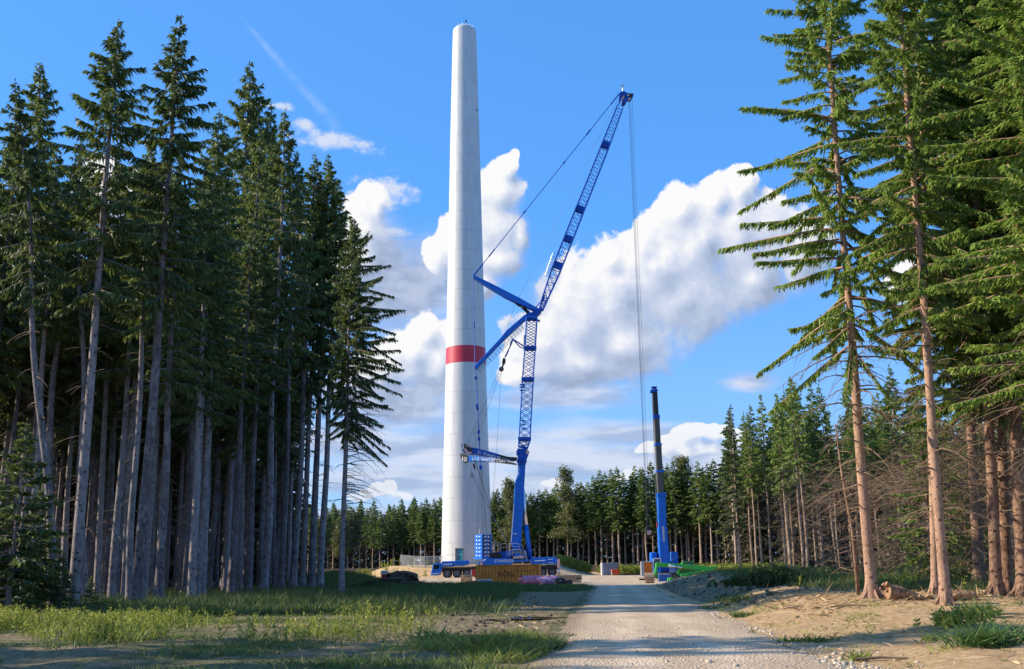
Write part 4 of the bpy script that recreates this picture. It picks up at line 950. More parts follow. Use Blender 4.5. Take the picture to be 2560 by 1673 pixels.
def build_crane():
    Y = 178.; B = lambda x, y, dy=0: P(x, y, Y+dy)
    base = Vector((B(1240, 1440).x, Y, hz(B(1240, 1440).x, Y)))
    t = thing('mobile_crane', 'big blue lattice boom crane on many wheels at the tower foot', 'crane', base)
    bl, bd, bk = M['blue'], M['bluedark'], M['black']
    zg = hz(-8, Y)
    fr, dp = -1.5, 3.0        # near side / width of the carrier
    sc = Y/F
    # ---- carrier
    m = MB(); m.pix([(1104, 1419), (1399, 1412), (1398, 1424), (1104, 1431)], Y+fr+.25, dp-.5); m.build('chassis', bk, t)
    m = MB(); m.pix([(1083, 1409.5), (1104, 1408), (1105, 1424), (1099, 1438), (1076.5, 1439.5), (1077.5, 1432)], Y+fr, dp); cab = m.build('driver_cab', bl, t, bevel=.08)
    m = MB(); m.pix([(1084.5, 1413), (1097.5, 1412), (1097.5, 1420.5), (1094, 1423), (1083.5, 1422.5)], Y+fr-.03, .05); m.build('window', M['glass'], cab)
    m = MB(); m.pix([(1078, 1434.5), (1098.5, 1432.5), (1098.5, 1434.2), (1078, 1436.2)], Y+fr-.03, .05); m.build('trim_stripe', M['lettering'], cab)
    m = MB(); m.pix([(1098.6, 1438), (1100.2, 1438), (1106, 1426), (1104.6, 1425)], Y+fr-.05, .08); m.build('warning_strip', M['stripes'], cab)
    m = MB(); m.pix([(1104, 1403.5), (1134, 1402.5), (1134, 1415.5), (1104, 1416.5)], Y+fr, dp); en = m.build('engine_cover', bl, t, bevel=.1)
    m = MB(); m.pix([(1135.5, 1402), (1168, 1400.7), (1171.5, 1403), (1171.5, 1411.5), (1155, 1414.5), (1135.5, 1414.8)], Y+fr-.05, dp+.1); m.build('engine_cover', bl, t, bevel=.1)
    m = MB(); m.pix([(1107, 1410.4), (1131, 1409.4), (1131, 1411.4), (1107, 1412.6)], Y+fr-.03, .05); m.build('trim_stripe', M['lettering'], en)
    m = MB(); m.pix([(1106, 1417), (1178, 1414), (1178, 1415.6), (1106, 1418.8)], Y+fr-.12, dp+.24); m.build('deck_edge', M['grey'], t)
    m = MB(); m.pix([(1163, 1395), (1164.6, 1395), (1164.6, 1402), (1162.6, 1402)], Y+.4, .12); m.build('exhaust', M['galv'], t)
    for wx, wy in ((1119, 1431.2), (1143.4, 1430.8), (1168, 1430.2), (1192, 1429.6), (1216, 1429), (1308, 1427), (1332, 1426.4), (1356, 1425.8), (1380, 1424.6)):
        for side in (0, 1):
            p = B(wx, wy); r = 10.6*sc
            make_wheel(t, (p.x, Y+fr+.35+side*(dp-.7), zg+r-.02), r, .62)
    # rear body, outrigger beam
    m = MB(); m.pix([(1327, 1397), (1331, 1393.6), (1388, 1392.8), (1395, 1399), (1394, 1409.5), (1327, 1411)], Y+fr-.1, dp+.2); rb = m.build('rear_body', bl, t, bevel=.1)
    m = MB(); m.pix([(1337, 1401.4), (1363, 1400), (1363, 1402), (1337, 1403.5)], Y+fr-.14, .05); m.pix([(1370, 1398), (1383, 1397.3), (1383, 1399), (1370, 1399.7)], Y+fr-.14, .05); m.pix([(1371, 1407), (1384, 1406.3), (1384, 1407.4), (1371, 1408.2)], Y+fr-.14, .05); m.build('trim_stripe', M['lettering'], rb)
    m = MB(); m.pix([(1328, 1410.5), (1392, 1408.5), (1392, 1410), (1328, 1412)], Y+fr-.16, dp+.3); m.build('deck_edge', M['grey'], t)
    for jx, ytop, yb in ((1396.5, 1398, 1434.5), (1203.5, 1406, 1441)):
        m = MB(); a, b = B(jx, ytop, fr-.9), B(jx, yb, fr-.9); b.z = hz(b.x, b.y)+.12
        m.beam(a, a.lerp(b, .55), .42, .42); m.build('outrigger_leg', M['stripes'], t)
        m = MB(); m.tube([a.lerp(b, .5), b], .13, 10); m.build('jack_rod', M['chrome'], t, True)
        m = MB(); m.box(b, (1.2, 1.2, .16)); m.build('foot_plate', bk, t)
        m = MB(); m.beam(a+Vector((-.3, 0, -.3)), a+Vector((-.3, 3.8, -.3)), .5, .4); m.build('outrigger_beam', bl, t)
    # side frame with the name
    m = MB(); m.pix([(1204, 1402), (1211, 1396.5), (1276, 1395.2), (1281, 1399), (1320, 1398), (1325, 1404), (1284, 1406.5), (1277, 1412), (1208, 1413.2), (1203, 1410)], Y+fr-.35, dp+.7); sf = m.build('side_frame', bl, t, bevel=.06)
    p = B(1236.5, 1406.2, fr-.38); text('lettering', 'STANDLER', t, p, .66, M['lettering'])
    m = MB(); m.pix([(1205, 1402), (1211, 1397.2), (1216, 1397), (1210, 1404)], Y+fr-.38, .05); m.build('corner_plate', M['lettering'], t)
    # ---- superstructure
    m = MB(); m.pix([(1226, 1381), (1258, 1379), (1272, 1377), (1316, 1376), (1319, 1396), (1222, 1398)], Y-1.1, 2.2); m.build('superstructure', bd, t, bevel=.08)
    p = B(1278, 1400); m = MB(); m.tube([p+Vector((0, 0, -.6)), p+Vector((0, 0, .5))], 1.55, 24); m.build('slewing_ring', bk, t, True)
    m = MB(); m.pix([(1222, 1385), (1252, 1384), (1256, 1392), (1244, 1397), (1233, 1396), (1224, 1391)], Y-1.5, 3.); m.build('winch_housing', bk, t)
    m = MB(); m.tube([B(1240, 1390, -1.7), B(1240, 1390, 1.4)], 9.5*sc, 20); m.build('winch_drum', M['rubber'], t, True)
    m = MB(); m.pix([(1264, 1379), (1280, 1378.4), (1280, 1396), (1262, 1397)], Y-1.3, .4); m.build('control_cabinet', bl, t, bevel=.05)
    m = MB(); m.pix([(1286, 1374.5), (1307, 1373.2), (1312, 1376), (1316, 1389), (1316, 1392), (1286, 1393)], Y-2.3, 1.3); oc = m.build('operator_cab', bl, t, bevel=.05)
    m = MB(); m.pix([(1288, 1376), (1300, 1375.4), (1300, 1381.5), (1288, 1382)], Y-2.34, .06); m.pix([(1302.5, 1375.6), (1308.5, 1375.6), (1313, 1386), (1303, 1386)], Y-2.34, .06); m.build('window', M['glass'], oc)
    m = MB(); m.pix([(1283, 1391.5), (1310, 1390), (1311.5, 1393.5), (1283, 1394.8)], Y-2.45, .1); m.build('warning_strip', M['stripes'], t)
    m = MB(); m.pix([(1283, 1395), (1308, 1394), (1308, 1395.6), (1283, 1396.8)], Y-2.5, .1); m.build('step', M['galv'], t)
    m = MB(); m.tube([B(1307.3, 1363, .4), B(1307, 1371, .4)], .09, 6); m.build('exhaust', M['galv'], t)
    # railings
    def rail(pts, drop, dy, name='railing', mid=True, mt='galv'):
        m = MB(); q = [B(x, y, dy) for x, y in pts]
        m.tube(q, .045, 5)
        if mid: m.tube([v+Vector((0, 0, -drop*sc*.5)) for v in q], .035, 5)
        for i in range(len(q)-1):
            n = max(1, int((q[i+1]-q[i]).length/1.0))
            for k in range(n+1):
                v = q[i].lerp(q[i+1], k/n); m.tube([v, v+Vector((0, 0, -drop*sc))], .04, 5)
        m.build(name, M[mt], t)
    rail([(1236, 1357), (1243, 1356.5), (1250, 1361), (1250, 1367)], 12, -1.6)
    rail([(1252, 1360), (1267, 1359), (1268, 1374)], 15, -1.7); rail([(1270, 1360), (1296, 1358.8), (1299, 1362)], 14, -1.9)
    rail([(1273, 1376), (1281, 1375.6)], 14, -2.2); rail([(1281, 1374.5), (1301, 1373.6), (1303, 1381)], 13, -2.5)
    m = MB()
    for x in (1229.5, 1237): m.tube([B(x, 1352, -1.75), B(x, 1383, -1.75)], .045, 5)
    for k in range(9): m.tube([B(1229.5, 1360+k*2.8, -1.75), B(1237, 1360+k*2.8, -1.75)], .035, 4)
    m.build('ladder', M['galv'], t)
    m = MB()
    for x in (1310.5, 1314): m.tube([B(x, 1378, -2.4), B(x+4, 1398, -2.4)], .045, 5)
    for k in range(7): m.tube([B(1310.5+k*.6, 1379+k*2.8, -2.4), B(1314+k*.6, 1379+k*2.8, -2.4)], .035, 4)
    m.build('ladder', M['galv'], t)
    # counterweight : slabs in a stack, turned so that the sunny end shows
    cwx = B(1204.5, 1366).x; z0 = B(1204, 1394).z; z1 = B(1204, 1337).z; rz = rad(24); n = 6; hh = (z1-z0)/n
    c0 = Vector((cwx+.25, Y, 0)); R = Matrix.Rotation(rz, 3, 'Z')
    for k in range(n):
        m = MB(); m.box(c0+Vector((0, 0, z0+hh*(k+.5))), (1.85, 3.2, hh-.05), rz); cw = m.build('counterweight_slab', bl, t, bevel=.07)
        m = MB(); q = c0+R@Vector((-.93, -.6, 0)); m.box(q+Vector((0, 0, z0+hh*(k+.45))), (.05, .7, .10), rz); m.box(q+R@Vector((0, 1.2, 0))+Vector((0, 0, z0+hh*(k+.55))), (.05, .3, .22), rz); m.build('lifting_lug', M['lettering'], cw)
        for sx in (-.66, .1):
            m = MB(); o = c0+R@Vector((sx, -1.62, 0))+Vector((0, 0, z0+hh*k)); ux = R@Vector((1, 0, 0)); yd = R@Vector((0, .03, 0)); zu = Vector((0, 0, 1))
            m.prism([o+zu*.08, o+ux*.50+zu*.08, o+ux*.50+zu*(hh-.1), o+zu*(hh-.1)], yd, 0)
            m.prism([o-yd*.6+ux*(.50 if sx < 0 else 0)+zu*.12, o-yd*.6+ux*(.06 if sx < 0 else .44)+zu*.12, o-yd*.6+ux*(.50 if sx < 0 else .05)+zu*(hh-.16)], yd, 1)
            m.build('warning_panel', [bk, M['white']], cw)
    m = MB(); m.box(c0+Vector((0, 0, z0-.12)), (2.0, 3.6, .3), rz); m.build('counterweight_base', bl, t)
    m = MB(); p = c0+Vector((-.2, -1., z1)); m.tube([p+Vector((-.5, 0, 0)), p+Vector((-.25, 0, .9)), p+Vector((0, 0, 1.35)), p+Vector((.2, 0, .9)), p+Vector((.25, 0, 0))], .07, 6); m.build('lifting_frame', M['galv'], t)
    m = MB(); m.pix([(1222, 1343), (1226, 1352), (1228, 1375), (1222, 1378)], Y-.6, 1.2); m.build('side_panel', bd, t)
    # ---- main telescopic boom
    m = MB(); m.pix([(1288, 1390), (1276.8, 1356), (1284, 1262), (1287.6, 1203), (1294.6, 1186), (1294.6, 1160), (1313.8, 1160), (1313, 1178), (1311.5, 1203), (1309, 1262), (1303, 1356), (1302, 1390)], Y-.65, 1.3); bm = m.build('main_boom', bl, t, bevel=.12)
    m = MB(); m.pix([(1276.4, 1356), (1283.6, 1262), (1285.4, 1262), (1279, 1356)], Y-.75, .1); m.pix([(1283, 1333.6), (1293, 1334), (1292.6, 1335.6), (1282.8, 1335.2)], Y-.72, .1); m.build('trim_stripe', M['lettering'], bm)
    for k, ch in enumerate('LTS'):
        p = B(1295.8, 1171+k*7.5, -.70); text('lettering', ch, t, p, .5, M['lettering'])
    m = MB(); m.pix([(1293, 1121), (1318, 1122), (1322, 1133), (1316, 1150), (1314.5, 1161), (1293.8, 1161), (1294, 1140)], Y-.9, 1.8); m.pix([(1291, 1126), (1296, 1126), (1296, 1136), (1291, 1136)], Y-1.1, 2.2); m.pix([(1292, 1150), (1317, 1150), (1317, 1154), (1292, 1154)], Y-1.05, 2.1); m.build('boom_head', bd, t, bevel=.05)
    m = MB(); m.tube([B(1319, 1131, -.95), B(1319, 1131, .95)], 4.6*sc, 16); m.build('head_sheave', M['stripes'], t)
    m = MB(); m.tube([B(1307.5, 1225), B(1317, 1325)], .30, 12); m.build('cylinder_rod', M['chrome'], t, True)
    m = MB(); m.tube([B(1315, 1314), B(1326, 1399)], 5.6*sc, 14); m.build('lift_cylinder', bl, t, True)
    # ---- lattice extension
    def lat(a, b, wa, wb, n, dep, cross=True, th=.10, name='lattice_section'):
        m = MB(); lattice(m, B(*a), B(*b), wa*sc, wb*sc, n, dep, th, cross=cross); return m.build(name, bl, t)
    lat((1307.5, 1119), (1311.3, 1098), 22, 28, 2, (1.2, 2.2), th=.13)
    lat((1311.3, 1098), (1319.6, 949), 27.5, 27.5, 9, 2.2)
    lat((1319.6, 949), (1325, 871), 27, 27, 5, 2.2)
    lat((1325, 871), (1329.5, 797), 26.5, 27, 5, 2.2, th=.12)
    for (x, y) in ((1311.3, 1098), (1319.6, 949), (1325, 871)):
        m = MB(); q = B(x, y); m.box(q, (2.2, 2.35, .45), 0); m.build('section_joint', bd, t)
    m = MB(); m.pix([(1314, 790), (1316, 783), (1331, 780), (1349, 771), (1355, 771), (1353, 779), (1341, 790), (1343, 797), (1315, 797)], Y-.9, 1.8); m.pix([(1338, 799), (1350, 799), (1350, 803), (1346, 803), (1346, 801), (1338, 801)], Y-.4, .8); m.build('boom_adapter', bd, t)
    m = MB()
    for k in range(3): m.box(B(1308.5+.2*k, 1052+k*10-240*0, 0), (.7, .9, .12))
    for y in (962, 968, 976): m.box(B(1306, y), (.9, .6, .14))
    m.build('cable_bracket', bd, t)
    m = MB(); m.pix([(1309.6, 838), (1314, 838), (1313, 860), (1308.8, 860)], Y-.5, 1.); m.build('ballast_box', bk, t)
    m = MB(); m.tube([B(1281.5, 848), B(1296, 857), B(1311, 867)], .13, 5); m.tube([B(1281.5, 848), B(1300, 868), B(1311, 872)], .10, 5); m.build('bracket_arm', bd, t)
    # ---- luffing jib
    lat((1352.5, 775), (1362, 748), 9, 14, 3, (.9, 1.4), False, .12)
    lat((1362, 748), (1391, 673), 14, 24, 4, (1.4, 2.), False, .095, 'jib_section')
    lat((1391, 673), (1450, 524), 23.5, 23, 8, 2., False, .085, 'jib_section')
    lat((1450, 524), (1514, 363), 22.5, 21, 9, 2., False, .08, 'jib_section')
    lat((1514, 363), (1550, 268), 21, 17, 6, (2., 1.5), False, .075, 'jib_section')
    for (x, y) in ((1395, 664), (1450, 524), (1514, 363), (1421, 598)):
        q = B(x, y); m = MB(); tv = (B(1557, 250)-B(1352, 775)).normalized(); m.beam(q-tv*.5, q+tv*.5, 1.4, 1.5, up=(0, 1, 0)); m.build('section_joint', bd, t)
    m = MB(); m.pix([(1548, 252), (1549, 233), (1553, 228.5), (1562, 228), (1566, 232), (1580, 234), (1585, 233), (1583, 239), (1577, 246), (1569, 247), (1564, 256), (1555, 258), (1556, 250), (1566, 240), (1556, 238), (1551, 252)], Y-.7, 1.4); m.build('jib_head', bd, t)
    m = MB(); m.pix([(1551.5, 253), (1558, 239), (1562, 240), (1554, 255)], Y-.75, .1); m.pix([(1569, 249), (1575, 243), (1577, 246), (1571, 252)], Y-.75, .1); m.build('warning_strip', M['stripes'], t)
    m = MB(); m.tube([B(1575, 240, -.8), B(1575, 240, .8)], .45, 14); m.build('head_sheave', bk, t, True)
    m = MB(); m.tube([B(1556, 228), B(1556, 214)], .04, 4); m.box(B(1555.4, 215), (.35, .35, .5)); m.build('beacon', M['galv'], t)
    # cage walkway along the jib foot
    m = MB(); a0, a1 = B(1382, 632), B(1362.5, 688); wv = B(1379, 636)-B(1394, 640)
    for i in range(3):
        m.tube([a0-wv*i*.42, a1-wv*i*.42], .035, 4)
    for k in range(8): q = a0.lerp(a1, k/7); m.tube([q, q-wv*.9], .03, 4)
    m.build('walkway_cage', M['galv'], t)
    m = MB(); m.pix([(1356, 740), (1360, 736), (1363, 738), (1360, 750), (1356, 752), (1353, 757), (1352, 755)], Y-.4, .8); m.tube([B(1331, 779), B(1354, 752)], .1, 5); m.build('jib_stop', bd, t)
    # ---- struts
    def strut(pts, w, name):
        m = MB(); m.pix(pts, Y-w/2, w); return m.build(name, bl, t, bevel=.06)
    strut([(1183, 688), (1186, 688.5), (1222, 705), (1300, 745), (1330, 762), (1351, 773), (1349, 778), (1326, 771), (1297, 759), (1262, 742), (1222, 718), (1185, 695), (1182, 693)], 1.5, 'rear_strut')
    strut([(1297, 758), (1301, 755), (1346, 775), (1344, 779)], 1.2, 'rear_strut')
    m = MB(); m.tube([B(1285, 750), B(1301, 763)], .42, 8); m.tube([B(1300, 762), B(1322, 783)], .30, 8); m.build('strut_cylinder', bk, t, True)
    st = strut([(1190, 922.5), (1186, 920.5), (1186, 916), (1190, 911), (1250, 846), (1266, 826), (1292, 804), (1310, 788), (1317, 785), (1320, 790), (1316, 796), (1290, 820), (1254, 854), (1194, 918)], 1.6, 'front_strut')
    m = MB(); 
    q0, q1 = B(1196, 924), B(1304, 815)
    for i, off in enumerate((0, 4.5, 9)):
        v = Vector((off*sc*.62, 0, -off*sc*.78)); m.tube([q0+v, q1+v], .03, 4)
    for k in range(17):
        q = q0.lerp(q1, k/16); v = Vector((9*sc*.62, 0, -9*sc*.78)); m.tube([q-v*.3, q+v], .03 if k % 4 else .06, 4)
    m.build('strut_walkway', M['galv'], st)
    # ---- pendants and ropes
    def rope(pts, r, name='pendant', mt='rope', n=4):
        m = MB(); m.tube([B(*p) for p in pts], r, n); return m.build(name, M[mt], t)
    pd = rope([(1184, 689), (1551, 231)], .075, mt='bluedark')
    m = MB(); a, b = B(1184, 689), B(1551, 231)
    for f0, f1, r in ((.0, .06, .14), (.10, .14, .12), (.33, .345, .14), (.60, .615, .14), (.76, .79, .15), (.93, .99, .12)): m.tube([a.lerp(b, f0), a.lerp(b, f1)], r, 6)
    m.build('coupling', bd, pd)
    rope([(1183, 692), (1187.5, 918)], .07, mt='bluedark'); m = MB(); a, b = B(1183, 692), B(1187.5, 918)
    for f in (.52, .56): m.tube([a.lerp(b, f-.01), a.lerp(b, f+.015)], .13, 6)
    m.build('coupling', bd, t)
    p2 = rope([(1189, 920), (1191.5, 958), (1195, 1030), (1200.5, 1160)], .085, mt='bluedark')
    m = MB()
    for (x, y) in ((1190, 945), (1193, 1015), (1194, 1022), (1197, 1080), (1198, 1098)): m.box(B(x, y), (.4, .4, .5))
    m.build('coupling', bd, p2)
    m = MB(); m.pix([(1201, 1160), (1206, 1166), (1205.5, 1172), (1202, 1175), (1199, 1174), (1197, 1165.5), (1199, 1164)], Y-.35, .7); m.build('rope_block', bl, t)
    for a, b in (((1199, 1174), (1193, 1336)), ((1200.5, 1174), (1206, 1326)), ((1203, 1174), (1209, 1324)), ((1205, 1173), (1214.5, 1322)), ((1204, 1173), (1217, 1338))): rope([a, b], .03, 'hoist_rope', n=3)
    rope([(1546, 246), (1340, 660), (1288, 760), (1265, 830), (1257, 884)], .028, 'hoist_rope', n=3)
    rope([(1253.5, 925), (1240, 1140), (1232.6, 1241), (1228, 1340)], .028, 'hoist_rope', n=3)
    m = MB(); m.tube([B(1281.5, 849), B(1276, 864)], .16, 6); m.tube([B(1276, 864), B(1271, 876)], .10, 6); m.tube([B(1271, 876), B(1263, 893)], .14, 6); m.build('chain', bd, t)
    m = MB(); m.pix([(1257, 896), (1261, 894), (1264.5, 899), (1263, 908), (1259, 912), (1255, 907)], Y-.3, .6); m.tube([B(1258, 911), B(1256, 918)], .15, 6); m.build('rope_block', bk, t)
    m = MB(); m.tube([B(1253.6, 923, -.3), B(1253.6, 923, .3)], 6.2*sc, 18); m.tube([B(1253.6, 923, -.34), B(1253.6, 923, .34)], 2.6*sc, 12, 1); m.build('pulley', [M['rubber'], M['rim']], t, True)
    for a, b in (((1248, 925), (1167, 1108)), ((1249.5, 926), (1172.5, 1111)), ((1252, 929), (1180, 1117)), ((1254, 929), (1185, 1121))): rope([a, b], .026, 'hoist_rope', n=3)
    # ---- guying frame arms : one towards the camera, one away
    def G(x, y, f): return P(x, y, Y+f)
    def arm(near, box, tail, head, nm):
        s = -1 if near else 1
        def dy(x): return s*(1.0+ (1292-x)/140*5.5)
        m = MB(); pts = [P(x, y, Y+dy(x)-.45) for x, y in box]; m.prism(pts, (0, .9, 0)); a = m.build('guy_arm', M['blue'] if not near else M['bluedark'], t, bevel=.06)  # near arm gets the deeper blue to colour its front as shaded
        m = MB(); m.prism([P(x, y, Y+dy(x)-.35) for x, y in tail], (0, .7, 0)); m.build('guy_arm_root', bk, a)
        m = MB(); m.prism([P(x, y, Y+dy(x)-.5) for x, y in head], (0, 1.0, 0)); hd = m.build('guy_arm_head', bk, a)
        return a, dy
    a, dy = arm(True, [(1180, 1119), (1188, 1119.5), (1248, 1135.5), (1249.5, 1141), (1247, 1147), (1180, 1134.5)], [(1247, 1136), (1270, 1142), (1293, 1143.5), (1293, 1151), (1283, 1153), (1262, 1151), (1247, 1147)], [(1153, 1111), (1156, 1108), (1162, 1109), (1181, 1118), (1181, 1136), (1171, 1136), (1160, 1131), (1155, 1123)], 'n')
    m = MB(); m.prism([P(x, y, Y+dy(x)-.56) for x, y in ((1160, 1122), (1164, 1119), (1170, 1129), (1179, 1130), (1179, 1135.5), (1169, 1136), (1162, 1131))], (0, .05, 0)); m.prism([P(x, y, Y+dy(x)-.56) for x, y in ((1164, 1112), (1180, 1118), (1180, 1120), (1164, 1115.5))], (0, .05, 0)); m.build('warning_strip', M['stripes'], a)
    m = MB(); m.prism([P(x, y, Y+dy(x)-.6) for x, y in ((1154, 1110), (1161, 1109), (1160, 1113), (1155, 1113))], (0, 1.2, 0)); m.prism([P(x, y, Y+dy(x)-.6) for x, y in ((1155, 1115), (1160, 1114), (1159.5, 1124), (1155.5, 1123))], (0, 1.2, 0)); m.build('sheave_guard', M['white'], a)
    v = (P(1242, 1143.5, 0+Y+dy(1242))-P(1192, 1130.5, Y+dy(1192))); p = P(1193, 1133.4, Y+dy(1193)-.55)
    text('lettering', '21. STANDLER.COM', t, p, .72, M['lettering'], rot=(math.pi/2, -math.atan2(v.z, v.x), math.atan2(v.y, v.x)))
    a, dy = arm(False, [(1169, 1139), (1176, 1138.7), (1236, 1147.5), (1239, 1151), (1237, 1155.3), (1169, 1153)], [(1236, 1148), (1262, 1152), (1282, 1156), (1292, 1160), (1292, 1162.4), (1276, 1160), (1262, 1158.5), (1236, 1155.5)], [(1150, 1136), (1160, 1134), (1170, 1139), (1170, 1156), (1161, 1157), (1155, 1153), (1151, 1143)], 'f')
    m = MB(); m.prism([P(x, y, Y+dy(x)-.58) for x, y in ((1155, 1142), (1157, 1142), (1157, 1153), (1155.5, 1153))], (0, .05, 0)); m.prism([P(x, y, Y+dy(x)-.58) for x, y in ((1159, 1143), (1168, 1143), (1168, 1154), (1159, 1155))], (0, .04, 0), 1); m.build('sheave_guard', [M['white'], M['grey']], a)
    m = MB(); m.prism([P(x, y, Y+dy(x)-.50) for x, y in ((1180, 1141.2), (1236, 1149), (1236, 1153.5), (1180, 1152))], (0, .05, 0)); m.build('sunlit_name_panel', mat('sunlit_blue_panel', (.05, .30, .72), .4), a)  # lighter blue colours the far arm's front as sunlit, behind the name
    v = (P(1236, 1151.5, Y+dy(1236))-P(1180, 1147.5, Y+dy(1180))); p = P(1180.5, 1149.8, Y+dy(1180)-.58)
    text('lettering', '21. STANDLER.COM', t, p, .74, M['white'], rot=(math.pi/2, -math.atan2(v.z, v.x), math.atan2(v.y, v.x)))
    # guys down to the superstructure
    g = MB(); g.tube([P(1173, 1158, Y+5), P(1184, 1200, Y+4), P(1232, 1291, Y+1)], .06, 4); g.tube([P(1182, 1138, Y-5), P(1196, 1178, Y-4), P(1232.5, 1291, Y-.5)], .075, 4); g.tube([P(1232, 1291, Y), P(1266, 1353, Y)], .08, 4); g.tube([P(1181, 1183, Y+4.5), P(1232, 1291, Y+1)], .04, 4)
    gg = g.build('guy_line', M['rope'], t)
    m = MB(); m.tube([P(1184, 1160, Y-4.8), P(1187, 1172, Y-4.5)], .16, 6); m.tube([P(1179, 1183, Y+4.6), P(1181, 1193, Y+4.5)], .14, 6); m.box(P(1233, 1292, Y), (.5, .5, .6)); m.build('coupling', bk, gg)
    # ---- hook of the crane, far down on the right
    zb = [((1571, 248), (1617, 1318)), ((1576, 248), (1620, 1318)), ((1580, 246), (1625, 1318)), ((1573.5, 248), (1618, 1318))]
    for a, b in zb: rope([a, b], .030, 'hoist_rope', n=3)
    m = MB(); m.pix([(1616, 1318), (1620, 1315), (1626, 1317), (1629, 1330), (1625, 1338), (1620, 1338), (1616, 1330)], Y-.4, .8); hb = m.build('hook_block', bk, t, bevel=.05)
    m = MB(); m.pix([(1618, 1326), (1628.5, 1326), (1628.5, 1334), (1625, 1337.5), (1620, 1337.5), (1618, 1334)], Y-.46, .05); m.build('warning_panel', M['stripes'], hb)
    m = MB(); c = B(1622.5, 1341.5); m.tube([c+Vector((.28*math.cos(a), 0, .3*math.sin(a))) for a in np.linspace(1.6, 6.2, 9)], .08, 6); m.build('hook', bk, hb)
build_crane()

# ------------------------------------------------------------------ second crane
def build_crane2():
    Y = 160.; B = lambda x, y, dy=0: P(x, y, Y+dy); sc = Y/F
    g = B(1660, 1440); zg = hz(g.x, Y)
    t = thing('mobile_crane', 'blue telescopic crane with five-part boom raised, standing on the right', 'crane', (g.x, Y, zg))
    bl, bd, bk = M['blue'], M['bluedark'], M['black']
    secs = [((1660.5, 1412), (1655, 1318), 24, 22, bl), ((1655, 1320), (1652.5, 1236), 20, 20, bl), ((1652, 1240), (1649, 1178), 16.5, 16.5, M['tele']), ((1648.5, 1180), (1645, 1112), 15.2, 15.2, M['tele']), ((1644.5, 1114), (1641, 1045), 14, 14, M['tele']), ((1640.5, 1047), (1636.5, 978), 12.6, 12.6, bk)]
    for i, (a, b, w0, w1, m_) in enumerate(secs):
        m = MB(); m.beam(B(*a), B(*b), w0*sc, w0*sc*1.15, w1*sc, w1*sc*1.15); m.build('boom_section', m_, t, bevel=.12)
    for (x, y, w, h) in ((1652.6, 1238, 23, 9), (1649, 1179, 18.5, 5), (1645, 1112, 17, 6), (1640.7, 1043, 16, 10)):
        m = MB(); tv = (B(1636.5, 978)-B(1660, 1412)).normalized(); q = B(x, y); m.beam(q-tv*h*sc/2, q+tv*h*sc/2, w*sc, w*sc*1.15); m.build('boom_collar', bl if y > 1060 else bd, t, bevel=.05)
    m = MB(); m.pix([(1627, 974), (1644, 972), (1644, 979), (1639, 981), (1627, 980)], Y-.6, 1.2); m.pix([(1630, 966), (1643, 966), (1643, 968), (1630, 968)], Y-.7, 1.4); m.tube([B(1636, 967), B(1636, 975)], .25, 6); m.build('boom_head', bd, t)
    m = MB(); m.tube([B(1630, 979), B(1637, 1180), B(1645, 1320)], .03, 4); m.tube([B(1631, 980), B(1639, 1240), B(1646, 1395)], .02, 4); m.build('hoist_rope', M['rope'], t)
    m = MB(); m.pix([(1656, 1316), (1660.5, 1316), (1662, 1354), (1658, 1354)], Y-.9, .12); m.build('boom_ladder', M['galv'], t)
    for x0, x1, y0 in ((1628, 1642, 1381), (1680, 1695, 1379.5)):
        m = MB(); m.pix([(x0, y0+1), (x0+2, y0), (x1, y0), (x1+.5, 1408), (x0+1, 1408)], Y-.2, 2.4); m.build('counterweight', bl, t, bevel=.1)
    m = MB(); m.pix([(1646, 1406), (1694, 1404), (1696, 1432), (1644, 1433)], Y-.8, 3.2); m.build('superstructure', bd, t, bevel=.08)
    m = MB(); m.pix([(1633.5, 1396.5), (1652, 1396), (1653, 1433), (1632.5, 1433)], Y-2.4, 1.6); cb = m.build('operator_cab', bl, t, bevel=.06)
    m = MB(); m.pix([(1635.5, 1399), (1650, 1398.5), (1650, 1416), (1635.5, 1417)], Y-2.46, .08); m.build('window', M['glass'], cb)
    m = MB()
    for pts in (((1633.4, 1396), (1635.3, 1396), (1634.5, 1433), (1632.4, 1433)), ((1650.3, 1396), (1652.3, 1396), (1652.8, 1412), (1651, 1412)), ((1633.4, 1395.6), (1652, 1395), (1652, 1397.4), (1633.4, 1398))): m.pix(pts, Y-2.52, .1)
    m.build('window_frame', M['white'], cb)
    m = MB(); m.pix([(1642, 1430), (1700, 1428), (1701, 1440), (1642, 1442)], Y-1.3, 9); m.build('chassis', bk, t)
    m = MB(); m.pix([(1672, 1421), (1688, 1420.5), (1688, 1432), (1672, 1432.5)], Y-1.4, .2); gr = m.build('grille', bl, t)
    m = MB()
    for k in range(4): m.pix([(1673, 1422.5+k*2.6), (1687, 1422+k*2.6), (1687, 1423+k*2.6), (1673, 1423.5+k*2.6)], Y-1.46, .08)
    m.build('slat', M['galv'], gr)
    m = MB(); m.tube([B(1671, 1395, -.6), B(1671, 1410, -.6)], .06, 5); m.tube([B(1671, 1395, -.6), B(1680, 1394.5, -.6), B(1681, 1410, -.6)], .05, 5); m.build('railing', M['galv'], t)
    for sx in (-1, 1):
        for k in range(4): make_wheel(t, (g.x+sx*1.25+1.2, Y+.4+k*2.2, hz(g.x, Y)+.68), .70, .55)[0].rotation_euler.z = math.pi/2
    # outrigger toolbox and red lamp by the boom
    m = MB(); m.box(B(1645.5, 1312), (.5, .5, .6)); m.build('lamp', M['red'], t)
build_crane2()

